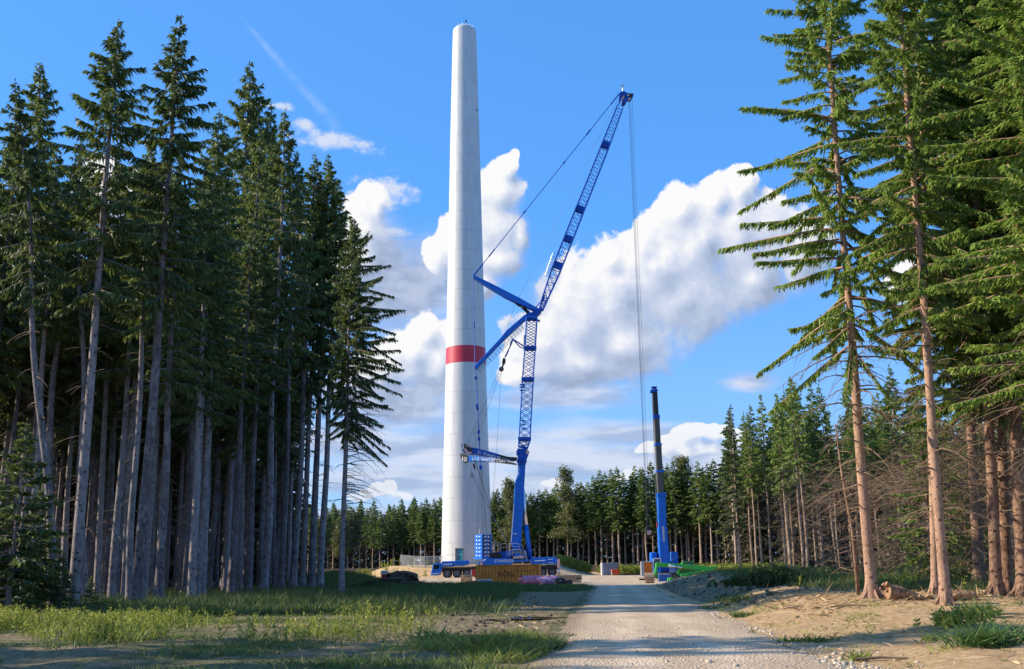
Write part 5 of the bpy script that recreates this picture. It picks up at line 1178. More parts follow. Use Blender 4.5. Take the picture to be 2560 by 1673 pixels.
# ------------------------------------------------------------------ green folded boom lift
def build_lift():
    Y = 135.; B = lambda x, y, dy=0: P(x, y, Y+dy); g = B(1710, 1450)
    t = thing('boom_lift', 'bright green folded boom lift behind the dark earth bank', 'boom lift', (g.x, Y, hz(g.x, Y)))
    gr, gd = M['green'], M['greend']
    m = MB(); m.pix([(1640, 1408.5), (1644, 1406.8), (1672, 1408), (1740, 1413), (1775, 1417.5), (1793, 1416), (1795, 1417.5), (1782, 1431), (1765, 1428.5), (1700, 1420), (1664, 1418), (1641, 1418)], Y-.5, 1.0); m.build('upper_boom', gr, t, bevel=.05)
    m = MB(); m.pix([(1700, 1444.5), (1703, 1434), (1722, 1432), (1770, 1424), (1786, 1422), (1780, 1432), (1752, 1437), (1735, 1442)], Y-.9, 1.4); m.build('lower_boom', gr, t, bevel=.05)
    m = MB(); m.pix([(1702, 1424), (1718, 1425), (1762, 1428), (1722, 1433), (1702, 1434)], Y-.4, .8); m.build('folded_arm', gd, t)
    m = MB(); m.tube([B(1672, 1414.4, -.6), B(1690, 1417, -.6)], .17, 8); m.tube([B(1690, 1417, -.6), B(1706, 1419.5, -.6)], .09, 8); m.build('cylinder', M['chrome'], t, True)
    m = MB(); m.pix([(1671, 1414.2), (1687, 1415.6), (1687, 1418), (1671, 1416.4)], Y-.62, .1); m.build('label_plate', M['white'], t)
    m = MB(); m.pix([(1636, 1440), (1641, 1409), (1645, 1416), (1643.5, 1432), (1644, 1443), (1634, 1443.5)], Y-.4, .8); m.build('jib_end', gr, t, bevel=.04)
    m = MB(); m.pix([(1693, 1426), (1698, 1420), (1701, 1422), (1699, 1432), (1706, 1444), (1695, 1444.5)], Y-.7, 1.2); m.build('turret', gr, t, bevel=.05)
    m = MB(); m.pix([(1674, 1444.6), (1741, 1442.6), (1741, 1450), (1690, 1456), (1674, 1456)], Y-1.1, 2.2); m.build('chassis', gr, t, bevel=.05)
    m = MB(); m.pix([(1706, 1441.2), (1741, 1440.6), (1741, 1442), (1706, 1442.8)], Y-1.15, 2.3); m.build('trim_stripe', M['galv'], t)
    m = MB(); m.pix([(1680, 1435), (1684, 1433.5), (1692, 1435), (1692, 1442), (1679, 1442.5)], Y-.7, 1.4); m.build('engine', M['black'], t)
    for x in (1690, 1730):
        for dy in (-1., .9): make_wheel(t, (B(x, 1450).x, Y+dy, hz(g.x, Y)+.5), .5, .4)
    # crawler track standing at its head
    m = MB()
    c = B(1623.5, 1450); zt = hz(c.x, Y); W2 = .55
    n = 14
    for k in range(n):
        a = 2*math.pi*k/n; p = Vector((c.x, Y+.75*math.cos(a), zt+.62+.60*math.sin(a))); m.beam(p+Vector((-W2, 0, 0)), p+Vector((W2, 0, 0)), .24, .10, up=(0, math.cos(a), math.sin(a)))
    u = thing('tracked_carrier', 'pale crawler track end standing beside the green lift', 'track', (c.x, Y, zt))
    m.build('track_pad', M['woodend'], u)
    m = MB(); m.tube([(c.x-.4, Y, zt+.62), (c.x+.4, Y, zt+.62)], .48, 16); m.build('track_wheel', M['rubber'], u, True)
    # crew cab of another green machine behind
    Y2 = 172.; m = MB(); pts = [(1704, 1415), (1707, 1406), (1712, 1403), (1734, 1402.8), (1736, 1404.5), (1734, 1407), (1735.5, 1420), (1704, 1420)]
    p = P(1720, 1440, Y2); v = thing('green_machine', 'rounded green cab showing over the folded lift boom', 'work machine', (p.x, Y2, hz(p.x, Y2)))
    m.pix(pts, Y2-.8, 1.8); m.pix([(1690, 1420), (1738, 1419), (1739, 1433), (1690, 1434)], Y2-.9, 2); cb = m.build('body', gr, v, bevel=.08)
    m = MB(); m.pix([(1708, 1412), (1710.5, 1406.5), (1718, 1405.3), (1718, 1413)], Y2-.85, .06); m.pix([(1721, 1405.2), (1731, 1405), (1732, 1413), (1721, 1413)], Y2-.85, .06); m.build('window', M['glass'], v)
    for x in (1698, 1730):
        q = P(x, 1430, Y2); make_wheel(v, (q.x, Y2-.8, hz(q.x, Y2)+.6), .6, .5)
build_lift()

# ------------------------------------------------------------------ containers, boxes, bundles
def build_site():
    # ochre steel container with pressed sides
    Yc = 146.; a = P(1189, 1462, Yc); b = P(1348.5, 1459, Yc-1.2); zc = hz((a.x+b.x)/2, Yc)-.02
    L = (Vector((b.x, b.y, 0))-Vector((a.x, a.y, 0))).length; rz = math.atan2(b.y-a.y, b.x-a.x); Hh = 2.62
    t = thing('shipping_container', 'long ochre steel container with ribbed side and dark letters by the crane', 'container', (a.x, a.y, zc))
    R = Matrix.Rotation(rz, 3, 'Z'); o = Vector((a.x, a.y, zc)); q = lambda x, y, z: o+R@Vector((x, y, z))
    m = MB(); n = 19; pts = []
    pw = (L-.36)/n
    for k in range(n):
        x = .18+k*pw; pts += [(x, .0), (x+pw*.60, .0), (x+pw*.66, .13), (x+pw*.92, .13), (x+pw, .0)] if k == n-1 else [(x, .0), (x+pw*.60, .0), (x+pw*.66, .13), (x+pw*.92, .13)]
    vs = []; 
    for (x, y) in pts: vs += [q(x, y+.03, .16), q(x, y+.03, Hh-.14)]
    m.add(vs, [[2*i, 2*i+2, 2*i+3, 2*i+1] for i in range(len(pts)-1)])
    m.add([q(0.1, .2, .1), q(L-.1, .2, .1), q(L-.1, 2.4, .1), q(.1, 2.4, .1), q(0.1, .2, Hh-.05), q(L-.1, .2, Hh-.05), q(L-.1, 2.4, Hh-.05), q(.1, 2.4, Hh-.05)], [[4, 5, 6, 7], [0, 3, 7, 4], [1, 2, 6, 5], [2, 3, 7, 6]])
    m.build('ribbed_side', M['orange'], t)
    m = MB()
    for (x, w) in ((.09, .18), (L-.09, .18)):
        m.beam(q(x, .06, 0), q(x, .06, Hh), w, .16); m.beam(q(x, 2.38, 0), q(x, 2.38, Hh), w, .16)
    m.build('corner_post', M['orangerim'], t)
    m = MB(); m.beam(q(.18, .05, Hh-.07), q(L-.18, .05, Hh-.07), .12, .15, up=(0, 0, 1)); m.beam(q(.18, .05, .08), q(L-.18, .05, .08), .14, .15, up=(0, 0, 1)); m.beam(q(.18, 2.4, Hh-.07), q(L-.18, 2.4, Hh-.07), .12, .15, up=(0, 0, 1)); m.build('rail', M['orangerim'], t)
    text('lettering', 'RÖG', t, q(3.1, -.015, 1.05), 1.0, M['dark_text'], rot=(math.pi/2, 0, rz), ext=.004)
    m = MB()
    for k, x in enumerate((5.75, 6.35, 7.0, 7.65, 8.25)):
        if x < L-.7: m.box(q(x, -.012, 1.74), (.42, .01, .09), rz)
    m.build('letter_bar', M['dark_text'], t)
    # red and black box between crane and container
    Y = 168.; p = P(1181, 1436, Y); z = hz(p.x, Y)
    t = thing('red_fuel_box', 'small red box with white edge left of the ochre container', 'box', (p.x, Y, z)); s = Y/F
    m = MB(); m.pix([(1177.5, 1424), (1190, 1423.6), (1190, 1441), (1178, 1441)], Y-.5, 1.); m.build('body', M['red'], t, bevel=.03)
    m = MB(); m.pix([(1176.6, 1424.6), (1178.4, 1424.2), (1178.8, 1441), (1177, 1441.2)], Y-.6, 1.2); m.build('edge', M['white'], t)
    m = MB(); m.pix([(1180, 1416), (1188, 1415.6), (1188, 1423.6), (1180, 1424)], Y-.4, .8); m.build('lid', M['black'], t)
    # timber blocks and mats
    def timber(name, lab, px, py, Y, n, L, w, h, rz, m_, cat='timber', rows=1):
        p = P(px, py, Y); z = hz(p.x, Y); t = thing(name, lab, cat, (p.x, Y, z), None, rz)
        me = None
        for r in range(rows):
            for k in range(n):
                mm = MB(); mm.box((0, 0, h/2), (L, w*.94, h*.94))
                if me is None:
                    o = mm.build('beam', m_, None, bevel=.02); me = o; o.parent = t
                else: o = me.copy(); COL.objects.link(o); o.parent = t
                o.location = (random.Random(k*7+r).uniform(-.08, .08)*L, (k-(n-1)/2)*w, r*h)
        return t
    timber('timber_mat', 'pale bundle of squared timbers standing left of the container', 1166, 1455, 152, 4, 1.3, .36, .42, rad(80), M['woodend'], rows=3)
    timber('timber_mat', 'dark timber mat lying behind the container near the rear wheels', 1388, 1442, 166, 5, 4.4, .5, .3, rad(3), M['wood'])
    timber('timber_mat', 'long stack of brown crane mats right of the container', 1402, 1450, 152, 5, 5.2, .55, .36, rad(-4), M['wood'], rows=3)
    timber('timber_mat', 'low beams lying between red box and container', 1180, 1452, 158, 4, 2.4, .4, .3, rad(4), M['wood'])
    # blue white sheet wrapped crate
    Y = 137.; p = P(1212, 1462, Y); z = hz(p.x, Y); t = thing('wrapped_crate', 'low blue and white wrapped crate before the container', 'crate', (p.x, Y, z))
    m = MB(); m.pix([(1195, 1451), (1229, 1450), (1230.5, 1464), (1196, 1465)], Y-.6, 1.3); m.build('wrapping', M['grate'], t, bevel=.05)
    m = MB(); m.pix([(1193, 1449.5), (1230.5, 1448.5), (1230.5, 1450.6), (1193, 1451.6)], Y-.7, 1.5); m.build('lid', M['white'], t)
    # pink bundles
    def lump(name, lab, px, py, Y, L, Wd, Hh, m_, sd):
        p = P(px, py, Y); z = hz(p.x, Y); g = np.random.default_rng(sd); n, k = 26, 14; V = []; Q = []
        for i in range(k+1):
            th = math.pi*i/k
            for j in range(n):
                ph = 2*math.pi*j/n; x, y, zz = math.sin(th)*math.cos(ph), math.sin(th)*math.sin(ph), math.cos(th)
                pw = lambda v, e: math.copysign(abs(v)**e, v)
                r = 1+.34*(fbm(np.array(x*2.2+sd), np.array(y*2+zz*3), sd, 3)-.5)*2+.07*math.sin(x*9+zz*7+sd)
                V.append((pw(x, .55)*L/2*r, pw(y, .6)*Wd/2*r, max(-.05, (pw(zz, .7)*Hh*.5+Hh*.5)*(.75+.35*float(fbm(np.array(x*1.6+sd), np.array(y*1.3), sd+3, 2))))))
        for i in range(k):
            for j in range(n): Q.append([i*n+j, i*n+(j+1) % n, (i+1)*n+(j+1) % n, (i+1)*n+j])
        o = link(name, mesh_np(name, V, Q, [m_], True), None, (p.x, Y, z)); return tag(o, lab, 'bundle')
    lump('wrapped_bundle', 'magenta sheeted bundle before the right end of the container', 1327, 1468, 133, 2.7, 1.6, 1.3, M['pink'], 3)
    lump('wrapped_bundle', 'purple sheeted bundle beside the dark tarpaulin heap', 1372, 1469, 131, 2.4, 1.6, 1.15, M['purple'], 8)
    Y = 128.; p = P(1412, 1473, Y); z = hz(p.x, Y)
    m = MB(); m.pix([(1385, 1476), (1387, 1452), (1391, 1444.5), (1408, 1444), (1416, 1452), (1431, 1452.5), (1434, 1470), (1441, 1478), (1385, 1480)], Y-.8, 2.2); t = thing('tarpaulin_heap', 'black tarpaulin covered trailer beside the purple bundle', 'trailer', (p.x, Y, z)); m.build('cover', M['tarp'], t, bevel=.15)
    m = MB(); m.pix([(1399, 1451), (1403, 1451), (1403, 1452.3), (1399, 1452.3)], Y-.86, .06); m.build('tag', M['white'], t)
    for x in (1397, 1424):
        q = P(x, 1474, Y); make_wheel(t, (q.x, Y-.5, z+.3), .34, .25)
    # grey panel box and orange bin by the forest edge
    Y = 188.; p = P(1524, 1443, Y); z = hz(p.x, Y); t = thing('site_box', 'pale grey blue tool container with its sunlit end coloured white near the far forest', 'container', (p.x, Y, z))
    m = MB(); m.box((p.x+.15, Y, z+1.08), (2.5, 1.6, 2.1)); m.build('body', M['greybox'], t, bevel=.04)
    m = MB()
    for k in range(7): m.box((p.x-.9+k*.36, Y-.82, z+1.05), (.07, .06, 1.95))
    m.build('rib', M['greybox'], t)
    m = MB(); m.box((p.x-1.28, Y, z+1.08), (.3, 1.7, 2.15)); m.build('end_panel', M['white'], t)  # white puts the sunlight on the left end into its colour
    Y = 184.; p = P(1540, 1443, Y); z = hz(p.x, Y); t = thing('waste_bin', 'small orange red bin before the pale grey container', 'bin', (p.x, Y, z))
    m = MB(); m.pix([(1531, 1425), (1548.5, 1424.6), (1549, 1441), (1532.5, 1442)], Y-.5, 1.2); m.build('body', M['oran2'], t, bevel=.04)
    m = MB(); m.pix([(1529.5, 1423.5), (1550, 1423), (1550, 1425.4), (1529.5, 1425.8)], Y-.62, 1.45); m.build('lid', M['oran2'], t, bevel=.02)
    m = MB(); m.pix([(1528.8, 1426), (1530.8, 1426), (1532.6, 1442), (1531, 1442)], Y-.6, 1.3); m.build('edge', M['woodend'], t)
    # netted orange cabin
    Y = 158.; p = P(1617, 1440, Y); z = hz(p.x, Y); t = thing('netted_rack', 'white framed rack filled with orange netting beside the second crane', 'rack', (p.x, Y, z))
    m = MB(); m.pix([(1609, 1406.5), (1629, 1406), (1629, 1434), (1612, 1436)], Y-.6, 1.2); m.build('netting', M['oran3'], t)
    m = MB()
    for pts in (((1603.4, 1404), (1606, 1404), (1607, 1440), (1604, 1441)), ((1629, 1404.5), (1631.4, 1404.5), (1632.4, 1436), (1630, 1436)), ((1603.4, 1403.4), (1631.4, 1403), (1631.4, 1406), (1603.4, 1406.4)), ((1606.6, 1406), (1609.4, 1406), (1611.5, 1440), (1608, 1440))): m.pix(pts, Y-.75, 1.5)
    m.build('frame', M['galv'], t)
    m = MB(); m.box((p.x-.65, Y, z+.12), (.9, 1.6, .24)); m.build('foot', M['black'], t)
    Y = 150.; p = P(1660, 1450, Y); z = hz(p.x, Y); t = thing('toolbox', 'blue steel toolbox on the gravel under the green boom', 'toolbox', (p.x, Y, z))
    m = MB(); m.box((p.x, Y, z+.52), (1.5, .8, .95)); m.build('body', M['blue2'], t, bevel=.03)
    m = MB(); m.box((p.x+.02, Y, z+1.06), (1.45, .84, .14)); m.build('lid', M['galv'], t)
    m = MB(); m.box((p.x+.25, Y-.42, z+.62), (.2, .05, .25)); m.build('latch', M['bluedark'], t)
    # dark low beams behind the orange bin
    timber('timber_mat', 'low dark beams on the verge right of the orange bin', 1575, 1440, 180, 3, 3.2, .4, .3, rad(2), M['tarp'])
    # portable sign on the left
    Y = 118.; p = P(960, 1440, Y); z = hz(p.x, Y); t = thing('site_sign', 'white and red portable sign behind the grassy hump', 'sign', (p.x, Y, z))
    m = MB(); m.pix([(952, 1427), (969, 1427), (969, 1435.5), (952, 1435.5)], Y-.1, .2); m.build('upper_panel', M['white'], t, bevel=.02)
    m = MB(); m.pix([(955, 1429.8), (965, 1429.8), (965, 1432.4), (955, 1432.4)], Y-.13, .04); m.build('print_bar', M['grate'], t)
    m = MB(); m.pix([(953, 1435.7), (968, 1435.7), (968, 1448), (953, 1448)], Y-.1, .2); m.build('lower_panel', M['red'], t)
    m = MB(); m.pix([(968.4, 1426), (970.4, 1426), (970.4, 1450), (968.4, 1450)], Y-.12, .2); m.build('post', M['white'], t)
    # scrap steel on the soil heap
    Y = 112.; p = P(1005, 1450, Y); z = hz(p.x, Y); t = thing('scrap_steel', 'black steel frame and bent beams thrown on the soil heap', 'scrap', (p.x, Y, z))
    m = MB()
    for (a, b, r) in (((972, 1446), (986, 1431), .09), ((986, 1431), (994, 1428), .08), ((993, 1430), (994, 1443), .10), ((993, 1431), (988, 1443), .07), ((1006, 1440), (1020, 1441.5), .08), ((1019.5, 1441), (1019, 1451), .10), ((1006, 1437), (1005, 1442), .07), ((1019, 1445), (1014, 1449), .06), ((972, 1447), (1018, 1443), .16), ((975, 1452), (1012, 1445), .12)):
        m.beam(P(a[0], a[1], Y+.5), P(b[0], b[1], Y-.2), r*2, r*2)
    m.build('beam', M['black'], t)
    for i, (px, py, Y, L, Wd, Hh) in enumerate(((1005, 1462, 110, 3.4, 2.6, 1.25), (985, 1462, 108, 2.6, 2.2, .9), (1025, 1468, 107, 2.2, 2, .6))):
        o = lump('soil_heap', ['largest dark soil clod heap under the scrap steel', 'left shoulder of the dark soil under the scrap steel', 'low soil lump right of the scrap steel'][i], px, py, Y, L, Wd, Hh, M['soil'], 20+i); o['category'] = 'soil heap'
    # fence panels round the tower mound
    t = None
    def fence(name, lab, pts, h, wires):
        p0 = pts[0]; t = thing(name, lab, 'fence', p0)
        for i in range(len(pts)-1):
            a, b = Vector(pts[i]), Vector(pts[i+1]); ax = (b-a).normalized(); up = Vector((0, 0, 1))
            m = MB(); m.tube([a+ax*.05, a+ax*.05+up*h], .05, 5); m.tube([b-ax*.05, b-ax*.05+up*h], .05, 5); m.tube([a+up*h, b+up*h], .05, 5); m.tube([a+up*.12, b+up*.12], .04, 5); pn = m.build('fence_panel', M['galv'], t)
            m = MB(); L = (b-a).length
            for k in range(wires): m.tube([a+up*(.12+(h-.12)*(k+1)/(wires+1)), b+up*(.12+(h-.12)*(k+1)/(wires+1))], .018, 3, cap=False)
            for k in range(int(L/.3)): q = a.lerp(b, (k+1)/(int(L/.3)+1)); m.tube([q+up*.12, q+up*h], .009, 3, cap=False)
            m.build('wire_mesh', M['galv'], pn)
        return t
    f = [P(x, y, Yf) for x, y, Yf in ((1001, 1413, 196), (1030, 1412, 192.5), (1062, 1411, 191), (1106, 1410, 190))]
    f = [Vector((p.x, p.y, hz(p.x, p.y)-.03)) for p in f]
    fence('site_fence', 'mesh fence panels on the sand mound left of the tower', f, 1.95, 9)
    f = [P(x, 1405, 190.5) for x in (1112, 1190)]; f = [Vector((p.x, p.y, hz(p.x, p.y)-.03)) for p in f]
    t = thing('handrail', 'single thin handrail passing before the tower door', 'handrail', f[0]); m = MB(); m.tube([f[0]+Vector((0, 0, 1.95)), f[1]+Vector((0, 0, 1.95))], .03, 5); m.tube([f[0], f[0]+Vector((0, 0, 1.95))], .03, 5); m.tube([f[1], f[1]+Vector((0, 0, 1.95))], .03, 5); m.build('rail', M['galv'], t)
    f = [P(x, 1405, 191.5) for x in (1326, 1364, 1399)]; f = [Vector((p.x, p.y, hz(p.x, p.y)-.03)) for p in f]
    fence('site_fence', 'grey railing behind the rear body of the big crane', f, 1.8, 4)
    # rotten stump
    g = ground_at(2268, 1500); t = thing('rotten_stump', 'rotten pale broken stump lying between the right foreground spruces', 'stump', g)
    rg = random.Random(9); m = MB()
    for k in range(46):
        u = rg.uniform(-.55, .75); p = g+Vector((u, rg.uniform(-.22, .22), 0)); p.z += max(.05, (.44-.42*(u+.5)))*rg.uniform(.25, 1.0)
        a = rg.uniform(-.6, .6); L = rg.uniform(.15, .55); d = Vector((math.cos(a), math.sin(a)*.5, rg.uniform(-.55, .15)-.2)).normalized(); m.beam(p-d*L/2, p+d*L/2, rg.uniform(.05, .17), rg.uniform(.04, .12), rg.uniform(.02, .08), .03, up=(rg.uniform(-.4, .4), .3, 1))
    m.build('splinter', M['rotwood'], t)['kind'] = 'stuff'
    m = MB(); m.tube([g+Vector((-.60, 0, .26)), g+Vector((-.2, .05, .20)), g+Vector((.35, .1, .05)), g+Vector((.8, .15, -.06))], [.24, .23, .15, .06], 9); m.build('log', M['rotwood'], t)
    g = ground_at(2400, 1500); o = lump('rotten_log', 'red brown rotten wood lump right of the scarred trunk', 2400, 1500, g.y, .9, .5, .28, M['rotwood'], 41); o['category'] = 'log'
build_site()

# ------------------------------------------------------------------ grass, weeds, stones, litter
def blades(pts, n, hgt_, w, spread, rng, lean=.45, patch=None):
    """many thin blades round each point; pts (k,3)"""
    k = len(pts); B = np.repeat(pts, n, 0); off = rng.normal(0, spread, (k*n, 2)); B = B.copy(); B[:, 0] += off[:, 0]; B[:, 1] += off[:, 1]
    hh = np.repeat(hgt_, n)*rng.uniform(.45, 1.15, k*n)
    D = np.stack([rng.normal(0, lean, k*n)+off[:, 0]*.8, rng.normal(0, lean, k*n)+off[:, 1]*.8, np.ones(k*n)], 1); D /= np.linalg.norm(D, axis=1)[:, None]
    bend = D*np.array([1, 1, 0])*(hh*.55)[:, None]-np.array([0, 0, 1])*(hh*.18*rng.uniform(0, 1, k*n))[:, None]
    return kites(B, D, hh, w*(.6+.8*rng.uniform(size=k*n)), rng, bend=bend, midf=.35)
def scatter(n, x0, x1, y0, y1, rng, keep, near_bias=1.):
    u = rng.uniform(0, 1, n)**near_bias; Y = y0+(y1-y0)*u; X = rng.uniform(x0, x1, n); k = keep(X, Y) > rng.uniform(0, 1, n)
    X, Y = X[k], Y[k]; return np.stack([X, Y, hgt(X, Y)-.02], 1)
def weeds(pts, hh, rng, nl=14, lw=.07, ll=.16):
    A = Acc()
    k = len(pts); B = np.repeat(pts, nl, 0); f = rng.uniform(.15, 1, k*nl); h2 = np.repeat(hh, nl)
    dx = np.repeat(rng.normal(0, .14, (k, 2)), nl, 0); B = B.copy(); B[:, :2] += dx*(f*h2)[:, None]; B[:, 2] += f*h2
    D = rng.normal(0, .7, (k*nl, 3)); D[:, 2] += .35; D /= np.linalg.norm(D, axis=1)[:, None]
    V, Q = kites(B, D, ll*rng.uniform(.5, 1.3, k*nl), lw*rng.uniform(.6, 1.3, k*nl), rng); A.add(V, Q)
    S0 = pts; D = np.stack([dx[::nl, 0], dx[::nl, 1], np.ones(k)], 1); V, Q = kites(S0, D, hh, np.full(k, .015), rng); A.add(V, Q)
    return A
def stuff(name, A, m, label, cat=None):
    o = link(name, A.mesh(name, [m]) if isinstance(A, Acc) else mesh_np(name, A[0], A[1], [m])); return tag(o, label, cat, None, 'stuff')

def build_ground_cover():
    rng = np.random.default_rng(77)
    left = lambda x, y: ss(0, .8, xc(y)-2.7-x+(fbm(x*.5, y*.4, 61)-.5)*2.2)
    mud = lambda x, y: ss(-9.5, -6.0, x-xc(y)+2.0*(fbm(x*.3, y*.3, 62)-.5)*2)*ss(25, 31, y)
    # short turf of the clearing
    p = scatter(26000, -26, 3, 13, 52, rng, lambda x, y: left(x, y)*(.03+.97*ss(.48, .66, fbm(x*.35, y*.45, 63)))*(1-.93*mud(x, y)), 1.5)
    stuff('grass', blades(p, 8, .10+.22*fbm(p[:, 0]*.6, p[:, 1]*.6, 64)**1.2, .022, .13, rng, .6), M['grassd'], 'short patchy grass of the clearing')
    p = scatter(5200, -4, 3.5, 13, 27, rng, lambda x, y: left(x, y)*ss(-6, -1.5, x-xc(y)+1)*ss(.40, .55, fbm(x*.6, y*.6, 65)), 1.)
    stuff('grass', blades(p, 9, .22+.30*fbm(p[:, 0]*.8, p[:, 1]*.8, 66), .020, .14, rng, .5), M['grass'], 'lush grass along the left edge of the track')
    # weeds along the forest foot
    p = scatter(11000, -27, -2.5, 24.5, 41, rng, lambda x, y: left(x, y)*ss(.50, .66, fbm(x*.4, y*.5, 67))*ss(24.5, 28, y+(fbm(x*.4, y*.3, 60)-.5)*4)*(1-ss(-8, -3, x)*.8)*(1-ss(33, 40, y)*.75))
    stuff('weeds', weeds(p, .15+.62*fbm(p[:, 0]*.4, p[:, 1]*.4, 68)*rng.uniform(.5, 1.3, len(p)), rng, 16, .036, .12), M['weed'], 'yellow green weeds at the foot of the left forest')
    stuff('grass', blades(p[::2], 8, .3+.5*fbm(p[::2, 0]*.5, p[::2, 1]*.5, 69), .022, .16, rng, .3), M['grass'], 'tall grass among the weeds')
    p = scatter(20000, -34, 0, 40, 112, rng, lambda x, y: left(x, y)*(1-.9*mud(x, y)*ss(-5, -2, x))*(.25+.75*ss(.35, .55, fbm(x*.3, y*.3, 70)))*(1-ss(-17, -22, x)*.7), 1.2)
    stuff('grass', blades(p, 9, .35+.65*fbm(p[:, 0]*.3, p[:, 1]*.3, 71), .035, .25, rng, .35), M['grassd'], 'tall dark grass under the left forest edge')
    # strip of grass before the container, grassy hump
    p = scatter(9000, -15, 7, 84, 118, rng, lambda x, y: left(x, y)*ss(.25, .5, fbm(x*.3, y*.3, 72)))
    stuff('grass', blades(p, 8, .15+.35*fbm(p[:, 0]*.3, p[:, 1]*.3, 73), .05, .3, rng, .35), M['grassd'], 'rough grass before the ochre container')
    p = scatter(7000, -24, -11, 98, 124, rng, lambda x, y: np.exp(-(((x+18.6)/4.4)**2+((y-111)/11.)**2))*1.4)
    stuff('grass', blades(p, 9, .45+.6*fbm(p[:, 0]*.3, p[:, 1]*.3, 74), .05, .3, rng, .3), M['grassd'], 'tall grass on the hump beside the left forest')
    # right undergrowth
    right = lambda x, y: ss(7., 10., x-xc(y)+(fbm(x*.4, y*.3, 75)-.5)*4-3.0*(1-ss(40, 50, y)))
    p = scatter(20000, 12, 46, 41, 112, rng, lambda x, y: right(x, y)*ss(40, 45, y+(fbm(x*.4, y*.4, 76)-.5)*4)*(.4+.6*ss(.35, .5, fbm(x*.25, y*.25, 77))), 1.2)
    stuff('grass', blades(p, 9, .30+.55*fbm(p[:, 0]*.25, p[:, 1]*.25, 78), .035, .28, rng, .35), M['grassd'], 'tall grass and weeds below the right-hand forest')
    stuff('weeds', weeds(p[::30], .3+.7*fbm(p[::30, 0]*.3, p[::30, 1]*.3, 79), rng, 16, .06, .16), M['weed'], 'leafy weeds below the right-hand forest')
    # yellow weeds on mound and verges
    p = np.concatenate([scatter(420, -27, -13, 182, 198, rng, lambda x, y: ss(.45, .6, fbm(x*.3, y*.3, 80))*(.12+.9*ss(-20.5, -23, x))), scatter(2600, 13, 27, 188, 214, rng, lambda x, y: ss(17.5, 19, x-(198-y)*.1)), scatter(1800, 24, 46, 168, 190, rng, lambda x, y: 1.+0*x), scatter(600, 8, 14, 196, 206, rng, lambda x, y: .7+0*x)])
    stuff('weeds', weeds(p, .9+1.1*fbm(p[:, 0]*.3, p[:, 1]*.3, 81), rng, 16, .16, .4), M['weed'], 'yellow weeds on the sand mound and the far verge')
    # small grass on the right bank
    p = scatter(2600, 3, 18, 14, 48, rng, lambda x, y: ss(2.7, 3.6, x-xc(y))*ss(.58, .70, fbm(x*.45, y*.45, 82))*.9)
    stuff('grass', blades(p, 8, .08+.14*rng.uniform(size=len(p)), .02, .12, rng, .6), M['grass'], 'sparse grass on the sandy bank')
    # stones along the road margin and loose gravel
    ico = []
    for sd in range(4):
        g = np.random.default_rng(sd); V = []
        t = (1+5**.5)/2
        base = np.array([(-1, t, 0), (1, t, 0), (-1, -t, 0), (1, -t, 0), (0, -1, t), (0, 1, t), (0, -1, -t), (0, 1, -t), (t, 0, -1), (t, 0, 1), (-t, 0, -1), (-t, 0, 1)])/1.9
        ico.append(base*g.uniform(.65, 1.2, (12, 1))*np.array([1, .85, .62]))
    F_ = np.array([(0, 11, 5), (0, 5, 1), (0, 1, 7), (0, 7, 10), (0, 10, 11), (1, 5, 9), (5, 11, 4), (11, 10, 2), (10, 7, 6), (7, 1, 8), (3, 9, 4), (3, 4, 2), (3, 2, 6), (3, 6, 8), (3, 8, 9), (4, 9, 5), (2, 4, 11), (6, 2, 10), (8, 6, 7), (9, 8, 1)])
    def stones(pts, size, m, name, label):
        Vs = []; Fs = []; n = 0
        for (q, r) in zip(pts, size):
            a = rng.uniform(0, 6.28); ca, sa = math.cos(a), math.sin(a); v = ico[rng.integers(4)]*r; v = np.stack([v[:, 0]*ca-v[:, 1]*sa, v[:, 0]*sa+v[:, 1]*ca, v[:, 2]], 1)+q+np.array([0, 0, r*.25])
            Vs.append(v); Fs.append(F_+n); n += 12
        tag(link(name, mesh_np(name, np.concatenate(Vs), np.concatenate(Fs), [m], False)), label, kind='stuff')
    p = scatter(30000, 3, 9, 14, 46, rng, lambda x, y: np.exp(-((x-xc(y)-2.55-.1*ss(30, 18, y))/(.28+.42*ss(34, 18, y)))**2)*(.2+.8*ss(.4, .55, fbm(x*.7, y*.5, 83))), 1.6)
    stones(p, rng.gamma(3, .008, len(p))+.012, M['rock'], 'gravel', 'pale crushed stones along the right margin of the track')
    p = scatter(3500, -2, 8, 14, 36, rng, lambda x, y: (np.abs(x-xc(y)) < 2.6)*1., 1.6); p[:, 2] += .035
    stones(p, rng.gamma(3, .006, len(p))+.010, M['rock'], 'gravel', 'loose gravel on the track')
    p = scatter(900, -22, 20, 14, 60, rng, lambda x, y: (np.abs(x-xc(y)) > 3.2)*1., 1.3)
    stones(p, rng.gamma(2.2, .010, len(p))+.01, M['rock'], 'gravel', 'scattered stones and clods beside the track')
    p = scatter(2200, -9, 1.5, 26, 100, rng, lambda x, y: left(x, y)*mud(x, y), 1.3)
    stones(p, rng.gamma(2.2, .018, len(p))+.015, M['soil'], 'clods', 'dark earth clods churned up left of the track')
    p = scatter(2600, 6, 20, 44, 110, rng, lambda x, y: ss(2.8, 4.0, x-xc(y))*(1-ss(7, 11, x-xc(y)))*.9, 1.2)
    stones(p, rng.gamma(2.2, .022, len(p))+.02, M['soil'], 'clods', 'dark earth clods of the bank right of the track')
    # dry twigs and chips on the bank
    p = scatter(9000, 4, 24, 15, 48, rng, lambda x, y: ss(3.2, 4.6, x-xc(y))*(.25+.75*ss(.4, .6, fbm(x*.3, y*.3, 84)))*(.35+.65*ss(26, 34, y)), 1.3)
